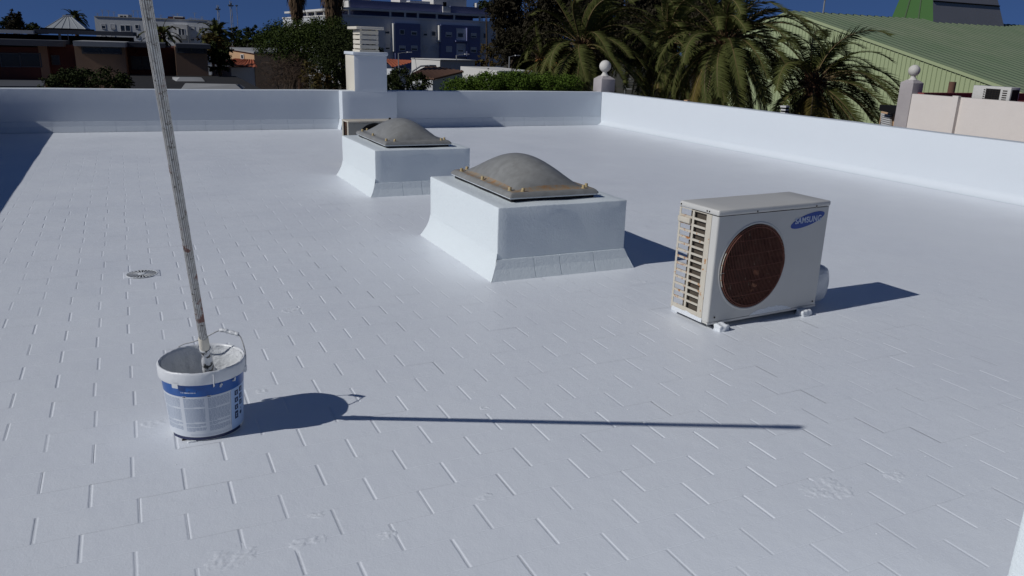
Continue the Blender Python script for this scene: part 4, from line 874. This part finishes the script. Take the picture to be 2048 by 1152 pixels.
rbox(0, wN, .0, .30, .03, hN, .012, .2).build('casing', m_ac, N2, smooth=40)
mb = MB(); mb.box(.30, .62, -.004, -.001, .08, hN - .05); mb.build('grille_backing', m_dark, N2)
mb = MB()
for k in range(7): z = .09 + k * .042; mb.box(.30, .62, -.012, -.0045, z, z + .006)
for k in range(5): x = .33 + k * .065; mb.box(x, x + .006, -.011, -.0046, .08, hN - .05)
mb.build('grille', m_grime_shade, N2)
for x in (.25, .67):
    for k in range(6): mb = MB(); mb.box(x, x + (.035 if x < .5 else .10), -.004, -.001, .085 + k * .045, .108 + k * .045); mb.build('louvre', m_grime_shade, N2)
mb = MB(); mb.box(wN + .001, wN + .004, .04, .27, .06, hN - .05); mb.build('end_shade', m_grime_shade, N2)  # dark sheet paints the shade on this end of the casing
for x in (.1, .65): mb = MB(); mb.box(x, x + .06, .02, .28, -.004, .029); mb.build('foot_rail', m_grime_shade, N2)
# louvred outhouse behind the leaning palm
lq = at(1760, 228, 30); L2 = Fac('louvred_outhouse', 'small orange outhouse with a white louvre under the leaning palm', 'outhouse', at(1740, 228, 31), at(1800, 232, 28))
L2.box('wall', m_orange, 1760, 226, 1800, 250, 0, 3, ground=True); L2.box('roof', m_dark, 1758, 213, 1800, 225.5, -.4, 3.4); L2.box('louvre_backing', m_dark, 1761, 228, 1780, 252, -.05, -.002)
for k in range(6): L2.box('louvre', m_frame, 1761, 228.5 + k * 4, 1780, 231 + k * 4, -.12, -.051)
for k, (px, w_) in enumerate(((1341, 5), (1351, 5), (1374, 6), (1570, 8))):
    q = at(px, 203 if k < 3 else 215, 33 if k < 3 else 27); t = thing('gate_pillar', ['narrow sunlit orange pillar, first under the middle palms', 'narrow sunlit orange pillar, second under the middle palms', 'wider sunlit orange pillar under the big palm', 'striped white and black post between the two right palms'][k], 'pillar', (q.x, q.y, ZG), .2, 'low pillars seen under the palms')
    s_ = w_ * 33 / FPX / 2; mb = MB(); mb.box(-s_, s_, -s_, s_, 0, q.z - ZG + .0); mb.build('shaft', m_orange if k < 3 else m_dark, t)
    mb = MB(); mb.box(-s_ - .03, s_ + .03, -s_ - .03, s_ + .03, q.z - ZG + .001, q.z - ZG + .06); mb.build('cap', m_orange if k < 3 else m_frame, t)
    if k == 3:
        for i in range(5): mb = MB(); mb.box(-s_ - .01, s_ + .01, -s_ - .01, s_ + .01, q.z - ZG - .10 - i * .10, q.z - ZG - .05 - i * .10); mb.build('stripe', m_frame, t)
# sports fence and street lights
fq0, fq1 = at(1240, 180, 50), at(1330, 186, 48); Ft = Fac('wire_fence', 'grey metal fence posts and rails beyond the ball finial', 'fence', fq0, fq1)
for px, py in ((1253, 152), (1278, 144), (1300, 156), (1322, 158)):
    u, z = Ft.U(px, py); mb = MB(); mb.tube([(u, 0, 0), (u, 0, z)], .05, 6); mb.build('post', m_steel, Ft.t)
for py in (158, 164, 170, 178):
    u0, z0 = Ft.U(1253, py); u1, z1 = Ft.U(1322, py + 3); mb = MB(); mb.tube([(u0, 0, z0), (u1, 0, z1)], .025, 5); mb.build('rail', m_steel, Ft.t)
def lamp(px, pyt, D, label, arm=1.2, kind=0):
    q = at(px, pyt, D); t = thing('street_lamp', label, 'street lamp', (q.x, q.y, ZG), .2, 'street lamps around the apartment block'); z = q.z - ZG
    mb = MB()
    if kind == 0: mb.tube([(0, 0, 0), (0, 0, z)], [.09, .06], 8); mb.build('pole', m_steel, t); mb = MB(); mb.tube([(0, 0, z - .05), (arm * .5, 0, z + .05), (arm, 0, z + .08)], .035, 6); mb.build('arm', m_steel, t); mb = MB(); mb.box(arm - .1, arm + .5, -.12, .12, z + .06, z + .16); mb.build('lamp_head', m_frame, t, bevel=.03)
    else:
        mb.tube([(-1.05, 0, 0), (-1.05, 0, z - 1.6), (-.95, 0, z - .9), (-.6, 0, z - .3), (-.1, 0, z - .03), (.4, 0, z)], [.07, .06, .055, .05, .045, .04], 8); mb.build('pole', m_fascia, t, smooth=60); mb = MB(); mb.box(.35, .8, -.1, .1, z - .04, z + .04); mb.build('lamp_head', m_steel, t, bevel=.02)
lamp(797, 106, 90, 'street lamp with a short arm in front of the left blue bay'); lamp(913, 110, 90, 'street lamp with a short arm in front of the right blue bay'); lamp(1019, 113, 80, 'street lamp beside the orange fruited palm', .8); lamp(845, 131, 42, 'curved lamp post in front of the brown tiled roof', 0, 1)
for px, pt, D, lb in ((435, 10, 150, 'shorter floodlight mast far left, nearer the white apartment house'), (460.5, 2, 140, 'taller floodlight mast far left against the sky'), (473, 10, 190, 'thin aerial mast right of the floodlights')):
    q = at(px, pt, D); t = thing('floodlight_mast', lb, 'mast', (q.x, q.y, ZG), 0, 'tall masts on the left horizon'); z = q.z - ZG; thin = px > 470; r = .05 if thin else .16
    mb = MB()
    for k in range(3): a_ = 2 * PI * k / 3; mb.tube([(r * 1.8 * math.cos(a_), r * 1.8 * math.sin(a_), 0), (r * math.cos(a_), r * math.sin(a_), z)], .05 if not thin else .03, 5)
    for k in range(int(z / 1.0)):
        a_, b_ = 2 * PI * (k % 3) / 3, 2 * PI * ((k + 1) % 3) / 3; mb.tube([(r * 1.5 * math.cos(a_), r * 1.5 * math.sin(a_), k), (r * 1.5 * math.cos(b_), r * 1.5 * math.sin(b_), k + 1)], .03, 4)
    mb.build('lattice', m_steel, t)
    if not thin:
        mb = MB(); mb.box(-.42, .42, -.06, .06, z - .9, z - .75); mb.build('lamp_bar', m_steel, t)
        for x in (-.3, .05, .36): mb = MB(); mb.box(x - .13, x + .13, -.25, -.065, z - .8, z - .3 - abs(x)); mb.build('floodlight', m_steel, t)
    else: mb = MB(); mb.box(-.3, .3, -.1, .1, z - .3, z); mb.build('lamp_bar', m_steel, t)
# ------------------------------------------------------------------ vegetation
def leafmat(name, c, v, sc_=.5):
    m = mat(name, c, 0.75, 0.08, var=[(sc_, .8, v), (sc_ * 6, .5, tuple(q * .55 for q in c))]); return m
m_pine = leafmat('pine_foliage', (0.040, 0.060, 0.013), (0.055, 0.072, 0.018)); m_hedge = leafmat('bright_leafage', (0.070, 0.118, 0.017), (0.09, 0.14, 0.022), 1.0)
m_darkf = leafmat('dark_foliage', (0.028, 0.038, 0.012), (0.040, 0.050, 0.016)); m_casu = leafmat('brown_dark_foliage', (0.034, 0.030, 0.018), (0.046, 0.038, 0.024), .3)
m_bare = leafmat('dry_twigs', (0.085, 0.058, 0.042), (0.11, 0.075, 0.05), 2.0); m_rustf = leafmat('rusty_foliage', (0.10, 0.065, 0.02), (0.075, 0.08, 0.025), .8)
m_bark = mat('bark', (0.085, 0.062, 0.045), 0.9, 0.1, bump=[(14, .7, .05)], var=(3, .6, (0.055, 0.04, 0.03)))
m_frond = leafmat('palm_leaflets', (0.098, 0.106, 0.031), (0.066, 0.082, 0.026), .8); m_frondo = leafmat('old_palm_leaflets', (0.12, 0.095, 0.024), (0.145, 0.11, 0.034), 1.2)
m_rach = mat('palm_leaf_stalk', (0.17, 0.125, 0.055), 0.6, 0.3, var=(2, .5, (0.13, 0.08, 0.04))); m_ptrunk = mat('palm_trunk_fibre', (0.11, 0.06, 0.038), 0.95, 0.1, bump=[(9, .8, .06)], var=(4, .7, (0.06, 0.034, 0.022)))
m_date = mat('orange_dates', (0.42, 0.17, 0.025), 0.5, 0.3, var=(8, .6, (0.30, 0.11, 0.02))); m_thatch = leafmat('dead_fan_leaves', (0.13, 0.085, 0.05), (0.09, 0.06, 0.038), 1.5)

def leaf_cloud(mb, lobes, n, s, asp=.5, shell=.45, droop=0.0, mi=0):
    vol = [l[3] * l[4] * l[5] for l in lobes]; tot = sum(v ** .67 for v in vol)
    for l, v in zip(lobes, vol):
        k_ = int(n * v ** .67 / tot)
        # clump centres, so the crown breaks into clumps with gaps between
        cl = []
        for q in range(max(8, k_ // 22)):
            d = Vector((random.gauss(0, 1), random.gauss(0, 1), random.gauss(0, 1))).normalized(); r = rnd(shell, 1.0) ** .6; cl.append((d, r))
        for q in range(k_):
            d, r = random.choice(cl); cs = .30 * (v ** .333)
            p = Vector((l[0] + d.x * l[3] * r, l[1] + d.y * l[4] * r, l[2] + d.z * l[5] * r)) + Vector((random.gauss(0, cs * .45), random.gauss(0, cs * .45), random.gauss(0, cs * .34)))
            a = Vector((random.gauss(0, 1), random.gauss(0, 1), random.gauss(0, .7) - droop)).normalized(); b = a.orthogonal().normalized(); b = (Matrix.Rotation(rnd(0, 6.28), 3, a) @ b)
            L = s * rnd(.6, 1.4); a *= L; b *= L * asp
            mb.add([p - a * .5, p + b * .5, p + a * .5, p - b * .5], [(0, 1, 2, 3)], mi)
def tree(name, label, cat, base, lobes, n, s, m, trunk=(.22, 3), asp=.5, limbs=6, droop=0., group=None, shell=.45, tm=None, seed=0):
    """lobes given relative to the foot of the trunk"""
    random.seed(seed); t = thing(name, label, cat, base, 0, group); mb = MB(); leaf_cloud(mb, lobes, n, s, asp, shell, droop); mb.build('crown', m, t)
    mb = MB(); r, h_ = trunk
    if r > 0:
        mb.tube([(0, 0, 0), (rnd(-.1, .1), rnd(-.1, .1), h_ * .5), (rnd(-.15, .15), rnd(-.15, .15), h_)], [r * 1.25, r, r * .75], 9)
        for k in range(limbs):
            l = lobes[k % len(lobes)]; e = Vector((l[0] + rnd(-.5, .5) * l[3], l[1] + rnd(-.5, .5) * l[4], l[2] + rnd(-.2, .4) * l[5])); s0 = Vector((0, 0, h_ * rnd(.75, .98))); md = s0.lerp(e, .5) + Vector((0, 0, rnd(-.2, .3)))
            mb.tube([s0, md, e], [r * .5, r * .33, r * .1], 6)
        mb.build('trunk', tm or m_bark, t, smooth=60)
    return t
def gpt(px, py, D): q = at(px, py, D); return Vector((q.x, q.y, ZG))
def lobe(base, px, py, D, rx, ry, rz_): q = at(px, py, D); return (q.x - base.x, q.y - base.y, q.z - base.z, rx, ry, rz_)

G = 'pine trees left of the chimney'
b = gpt(585, 120, 56); tree('pine_tree', 'dense dark green pine crown left of the chimney, the broadest and leftmost of the clump', 'tree', b, [lobe(b, 585, 62, 56, 2.0, 1.8, .75), lobe(b, 550, 88, 55, 1.5, 1.5, .9), lobe(b, 600, 92, 54, 2.3, 2, 1.1), lobe(b, 565, 72, 58, 1.5, 1.5, .8), lobe(b, 632, 72, 55, 1.5, 1.5, 1.0)], 20000, .135, m_pine, (.28, 6.5), .5, 10, group=G, seed=1)
b = gpt(655, 120, 60); tree('pine_tree', 'dense dark green pine crown under the right dead palm skirt', 'tree', b, [lobe(b, 655, 62, 60, 1.9, 1.8, 1.0), lobe(b, 640, 90, 59, 2.0, 1.6, 1.4), lobe(b, 685, 84, 58, 1.3, 1.2, 1.0)], 15000, .135, m_pine, (.26, 6.5), .5, 8, group=G, seed=2)
b = gpt(690, 140, 50); tree('leafy_tree', 'dark rounded tree filling the space just left of the chimney', 'tree', b, [lobe(b, 683, 90, 50, 1.25, 1.2, 1.2), lobe(b, 665, 120, 49, 1.3, 1.3, 1.3), lobe(b, 700, 135, 49, 1.2, 1.2, 1.5), lobe(b, 650, 150, 48, 1.1, 1, 1.0), lobe(b, 745, 110, 51, .7, .8, .7)], 15000, .13, m_darkf, (.25, 5), .5, 8, seed=3)
b = gpt(570, 160, 44); tree('bare_shrub', 'brown leafless shrub below the pine trees', 'shrub', b, [lobe(b, 560, 150, 44, 1.3, 1, .8), lobe(b, 600, 155, 43, 1.2, 1, .8), lobe(b, 578, 130, 46, 1.0, 1, .7)], 3600, .30, m_bare, (.10, 3.8), .05, 9, shell=.2, seed=4)
b = gpt(628, 170, 42); tree('shrub', 'yellowish green spiky shrub at the foot of the dark rounded tree', 'shrub', b, [lobe(b, 618, 152, 42, .55, .5, .7), lobe(b, 640, 165, 41, .5, .5, .6)], 900, .26, m_rustf, (.07, 4), .2, 4, seed=5)
b = gpt(170, 170, 41); tree('bush', 'dark bush before the left school building, over the parapet', 'bush', b, [lobe(b, 135, 164, 41, 1.0, .8, .45), lobe(b, 175, 158, 41, 1.2, .9, .42), lobe(b, 220, 160, 40, .9, .8, .55), lobe(b, 150, 148, 42, .8, .7, .3), lobe(b, 245, 166, 40, .55, .6, .35), lobe(b, 105, 172, 40, .7, .6, .4)], 6500, .13, m_darkf, (.14, 3.6), .5, 8, seed=6)
b = gpt(815, 170, 36); tree('bush', 'dark rounded bush just right of the chimney', 'bush', b, [lobe(b, 800, 160, 36, .6, .6, .55), lobe(b, 835, 168, 35, .55, .6, .45), lobe(b, 785, 170, 35, .5, .5, .5)], 4200, .11, m_darkf, (.12, 3.5), .5, 6, seed=7)
b = gpt(1000, 170, 29); tree('hedge', 'bright green leafy hedge between the chimney and the ball finial', 'hedge', b, [lobe(b, 915 + k * 31, 183 - 17 * math.sin(PI * min(.75, (k + .6) / 8)), 29 + (k % 2), .56, .8, .40) for k in range(0, 8)], 34000, .065, m_hedge, (.12, 4.5), .6, 14, seed=8)
b = gpt(980, 130, 95); tree('small_tree', 'small rusty green tree before the right end of the apartment block', 'tree', b, [lobe(b, 972, 108, 95, .9, .8, 1.2), lobe(b, 985, 100, 95, .7, .7, .9), lobe(b, 995, 124, 94, 1.1, .8, .7), lobe(b, 962, 128, 94, .9, .8, .6)], 1500, .28, m_rustf, (.16, 5), .4, 7, seed=9)
# tall dark trees behind the palms
G = 'tall dark casuarina trees behind the palms'
for i, (px, D, tops, lb) in enumerate(((1030, 84, [(1012, 30), (1030, -10), (1050, 60), (1020, 90), (1045, 120)], 'tall brown dark tree just right of the apartment block'), (1105, 80, [(1085, 30), (1110, -10), (1130, 40), (1100, 90), (1125, 120), (1075, 70)], 'tall dark tree behind the orange fruited palm'),
    (1205, 76, [(1175, 10), (1210, -20), (1235, 30), (1190, 60), (1240, 80), (1200, 110), (1160, 40)], 'tall dark tree behind the ball finial'), (1300, 74, [(1280, 10), (1310, -20), (1330, 30), (1290, 60), (1320, 80), (1270, 100), (1345, 60)], 'tall dark tree behind the middle palms'), (1395, 72, [(1375, 0), (1400, -20), (1420, 30), (1385, 60), (1405, 95)], 'tall dark tree left of the big palm, before the warehouse'))):
    b = gpt(px, 120, D); tree('casuarina_tree', lb, 'tree', b, [lobe(b, x, y, D + rnd(-3, 3), 1.9, 1.6, 1.9) for x, y in tops], 17000, .46, m_casu, (.35, 8), .30, 9, droop=.9, group=G, shell=.1, seed=20 + i)
for i, (px, py, D, r, m, lb) in enumerate(((966, 12, 175, 1.7, m_darkf, 'small dark tree top over the right end of the apartment roof'), (975, 10, 160, 1.5, m_darkf, 'dark tree top touching the tall tree beside the apartment roof'))):
    b = gpt(px, py, D); tree('far_tree', lb, 'tree', b, [lobe(b, px, py + 3, D, r, r, r * .8)], 500, .6, m, (.2, 12), .5, 3, seed=40 + i)
# far trees on the left horizon
G = 'trees on the left horizon'
for i, (px, pys, D, m, cat, lb) in enumerate(
    [(a[0], a[1], a[2], a[3], 'tree', a[4]) for a in ((8, (45, 50, 55), 105, m_darkf, 'rounded dark tree at the left edge of the picture'), (26, (28, 36, 45, 54), 100, m_casu, 'taller pointed conifer left of the roof pyramid'), (38, (36, 44, 54), 101, m_casu, 'shorter pointed conifer right of the taller one'),
    (66, (57, 60), 104, m_darkf, 'low dark tree between conifers and roof pyramid'), (424, (88, 96, 80), 82, m_rustf, 'rusty green tree beside the right end of the school eaves'), (436, (98, 112, 126), 72, m_darkf, 'black green tree left of the orange house'), (470, (62, 72, 84), 118, m_darkf, 'dark tree below the taller floodlight mast'), (487, (70, 80, 90), 116, m_pine, 'green tree right of the floodlight masts'), (504, (60, 74, 88), 112, m_darkf, 'dark tree above the orange house roof'), (521, (78, 92, 106), 96, m_pine, 'green tree at the left foot of the pines'))]):
    b = gpt(px, pys[0], D); con = m is m_casu
    tree('conifer_tree' if con else 'far_tree', lb, 'tree', b, [lobe(b, px + rnd(-4, 4) * (not con), py, D, (.22 + .28 * q if con else 1.0 + .25 * q), .8, .75) for q, py in enumerate(pys)], 1500, .32, m, (.18, 5), .4, 5, group=G, seed=60 + i)

# ---- date palms
WIND = Vector((.80, -.25, 0))
def frond_mesh(L, d0, grav, wind, seed, old, nst=60, wid=.50, th=1.0):
    rs = random.Random(seed); mb = MB(); n = 14; p = Vector((0, 0, 0)); d = Vector(d0).normalized(); pts = [p.copy()]; ds = [d.copy()]
    for k in range(n):
        f = (k + 1) / n; d = (d + Vector((0, 0, -grav)) * (.05 + .19 * f) + wind * (.02 + .06 * f)).normalized(); p = p + d * (L / n); pts.append(p.copy()); ds.append(d.copy())
    mb.tube(pts, [.035 * (1 - .85 * k / n) * (L / 3.6) for k in range(n + 1)], 4, 0)
    side0 = d0.cross(Vector((0, 0, 1))); side0 = side0.normalized() if side0.length > .1 else Vector((1, 0, 0))
    for q in range(nst):
        f = .16 + .84 * q / (nst - 1); x = f * n; k = min(int(x), n - 1); pp = pts[k].lerp(pts[k + 1], x - k); t = ds[k + 1]
        s = (side0 - t * side0.dot(t)).normalized(); upv = s.cross(t)
        ll = wid * (L / 3.6) * (math.sin(PI * min(1, .12 + f * .80)) ** .6) * rs.uniform(.75, 1.1)
        for sg in (-1, 1):
            dirn = (s * sg * rs.uniform(.8, 1.1) + t * (.42 + .40 * f + rs.uniform(-.12, .12)) + upv * (rs.uniform(.2, .5) if not old else .05)).normalized(); dirn = (dirn + wind * .22 + Vector((0, 0, -.18 if not old else -.5))).normalized()
            wv = t * (.0165 * th * L / 3.6); m_ = pp + dirn * ll * .55; e = pp + dirn * ll + Vector((0, 0, -.10 * ll)) + wind * .05
            mb.add([pp - wv, pp + wv, m_ + wv * .9, e, m_ - wv * .9], [(0, 1, 2, 3, 4)], 1)
    return mb
def date_palm(label, px, py, D, L, nf, seed, ntop=1.0, trunk=.24, lean=(0, 0), wf=1.0, dates=False, wid=.52, th=1.45, bias=0.0, group='date palms along the right side'):
    random.seed(seed); q = at(px, py, D); t = thing('date_palm', label, 'palm tree', (q.x - lean[0], q.y - lean[1], ZG), 0, group); h_ = q.z - ZG
    mb = MB(); n = 26; pts = [(lean[0] * (k / n) ** 1.5, lean[1] * (k / n) ** 1.5, h_ * k / n - .2) for k in range(n + 1)]
    mb.tube(pts, [trunk * (1.15 if k % 2 else .95) * (1 + .25 * max(0, k / n - .85) * 6) for k in range(n + 1)], 10); mb.build('trunk', m_ptrunk, t)
    top = Vector((lean[0], lean[1], h_))
    mb = MB()
    for k in range(60):   # old leaf bases under the crown
        a = k * 2.4; z = -.75 + .9 * k / 60; r = trunk * 1.15; o = top + Vector((r * math.cos(a), r * math.sin(a), z)); e = o + Vector((.22 * math.cos(a), .22 * math.sin(a), .26)); mb.tube([o, e], [.06, .03], 4)
    mb.build('leaf_bases', m_ptrunk, t)
    for k in range(nf):
        f = (k + .5) / nf; el = math.radians(86 - 140 * f ** .82 * ntop + rnd(-8, 8)); az = k * 2.39996 + rnd(-.25, .25)
        d0 = Vector((math.cos(el) * math.cos(az), math.cos(el) * math.sin(az), math.sin(el))) + Vector((bias * (1 if f < .7 else .3), 0, 0)); old = f > .72
        wi = WIND * wf * rnd(.7, 1.2) * (1 if not old else .35)
        fm = frond_mesh(L * rnd(.85, 1.08) * (1 if f > .1 else .8), d0, rnd(.75, 1.05) * (1.0 if not old else 1.5), wi, seed * 100 + k, old, wid=wid, th=th)
        o = fm.build('frond', [m_rach, m_frondo if (old and random.random() < .6) else m_frond], t, loc=top + Vector((math.cos(az), math.sin(az), 0)) * trunk * .6 + Vector((0, 0, -.35 * f)))
    if dates:
        for k in range(6):
            a = -2.4 + k * .55; mb = MB(); c = top + Vector((.55 * math.cos(a), .55 * math.sin(a), -.25 - .12 * (k % 3)))
            mb.tube([top, top.lerp(c, .6) + Vector((0, 0, .12)), c], .03, 5)
            for i in range(40): w_ = c + Vector((random.gauss(0, .16), random.gauss(0, .16), random.gauss(-.15, .22))); s = .045; mb.add([w_ + Vector((s, 0, 0)), w_ + Vector((-s, 0, 0)), w_ + Vector((0, s, 0)), w_ + Vector((0, -s, 0)), w_ + Vector((0, 0, s * 1.4)), w_ + Vector((0, 0, -s * 1.4))], [(0, 2, 4), (2, 1, 4), (1, 3, 4), (3, 0, 4), (2, 0, 5), (1, 2, 5), (3, 1, 5), (0, 3, 5)])
            stuff(mb.build('date_bunch', m_date, t))
date_palm('windswept date palm before the warehouse, lowest and rightmost, crown leaning right', 1632, 158, 37, 4.3, 58, 3, .98, .27, (.5, -.2), 1.6, wid=.64, bias=.55)
date_palm('largest date palm, full crown overlapping the left end of the warehouse', 1455, 80, 38, 4.5, 92, 4, 1.0, .30, (.2, 0), 1.2)
date_palm('date palm with bluish upright fronds, third from the right', 1338, 78, 47, 4.5, 72, 5, 1.0, .26, (0, 0), 1.1)
date_palm('tall date palm directly behind the nearer ball finial', 1168, 88, 45, 4.5, 74, 6, .95, .26, (.1, 0), 1.5)
date_palm('small date palm with orange fruit bunches, leftmost of the row', 1086, 118, 50, 2.6, 40, 7, .9, .22, (0, 0), .8, True)
date_palm('small palm poking up behind the roof pyramid', 150, 36, 95, 1.5, 44, 8, 1.0, .2, (0, 0), .5, wid=1.0, th=5, group='palms around the school building')
date_palm('palm behind the pole, before the white apartment house', 322, 70, 80, 2.4, 30, 9, .8, .22, (0, 0), .3, wid=.6, th=3, group='palms around the school building')
date_palm('dark palm between the school eaves and the orange house', 434, 68, 84, 2.1, 54, 10, .95, .25, (0, 0), .4, wid=.8, th=4, group='palms around the school building')
# ---- fan palms with skirts of dead leaves
for i, (px, pyb, D, r, lb) in enumerate(((594, 33, 66, 1.0, 'fan palm with a brown skirt of dead leaves, left of the two above the pines'), (667, 60, 64, 1.05, 'fan palm with a brown skirt of dead leaves, right of the two'))):
    random.seed(90 + i); q = at(px, pyb, D); t = thing('fan_palm', lb, 'palm tree', (q.x, q.y, ZG), 0, 'skirted fan palms above the pines'); zb_ = q.z - ZG
    mb = MB(); mb.tube([(0, 0, 0), (0, 0, zb_ * .5), (0, 0, zb_ + 3.5)], [.24, .18, .16], 10); mb.build('trunk', m_ptrunk, t)
    mb = MB()
    for k in range(900):
        f = rnd(0, 1) ** .8; z = zb_ + .1 + 3.4 * f; rr = r * (.25 + .75 * f ** .6) * rnd(.35, 1.0); a = rnd(0, 2 * PI); L_ = rnd(.5, 1.1); o = Vector((rr * math.cos(a), rr * math.sin(a), z)); e = o + Vector((rnd(-.12, .12) + .1 * math.cos(a), rnd(-.12, .12) + .1 * math.sin(a), -L_)); wv = Vector((-math.sin(a), math.cos(a), 0)) * .055
        mb.add([o - wv, o + wv, e + wv * .5, e - wv * .5], [(0, 1, 2, 3)])
    mb.build('dead_leaf_skirt', m_thatch, t)
    mb = MB()
    for k in range(34):
        a = k * 2.4; el = rnd(-.3, 1.3); d = Vector((math.cos(a) * math.cos(el), math.sin(a) * math.cos(el), math.sin(el))); c = Vector((0, 0, zb_ + 3.7)); e = c + d * 1.0; mb.tube([c, e], .02, 4); s = d.orthogonal().normalized(); u = d.cross(s)
        for j in range(14): th = -1.6 + 3.2 * j / 13; dd = (d * math.cos(th) + s * math.sin(th)).normalized(); x = e + dd * .8 + Vector((0, 0, -.15)); wv = (u * .02 + dd.cross(u) * .04); mb.add([e, e + dd * .4 + wv, x, e + dd * .4 - wv], [(0, 1, 2, 3)])
    mb.build('crown', m_frond, t)
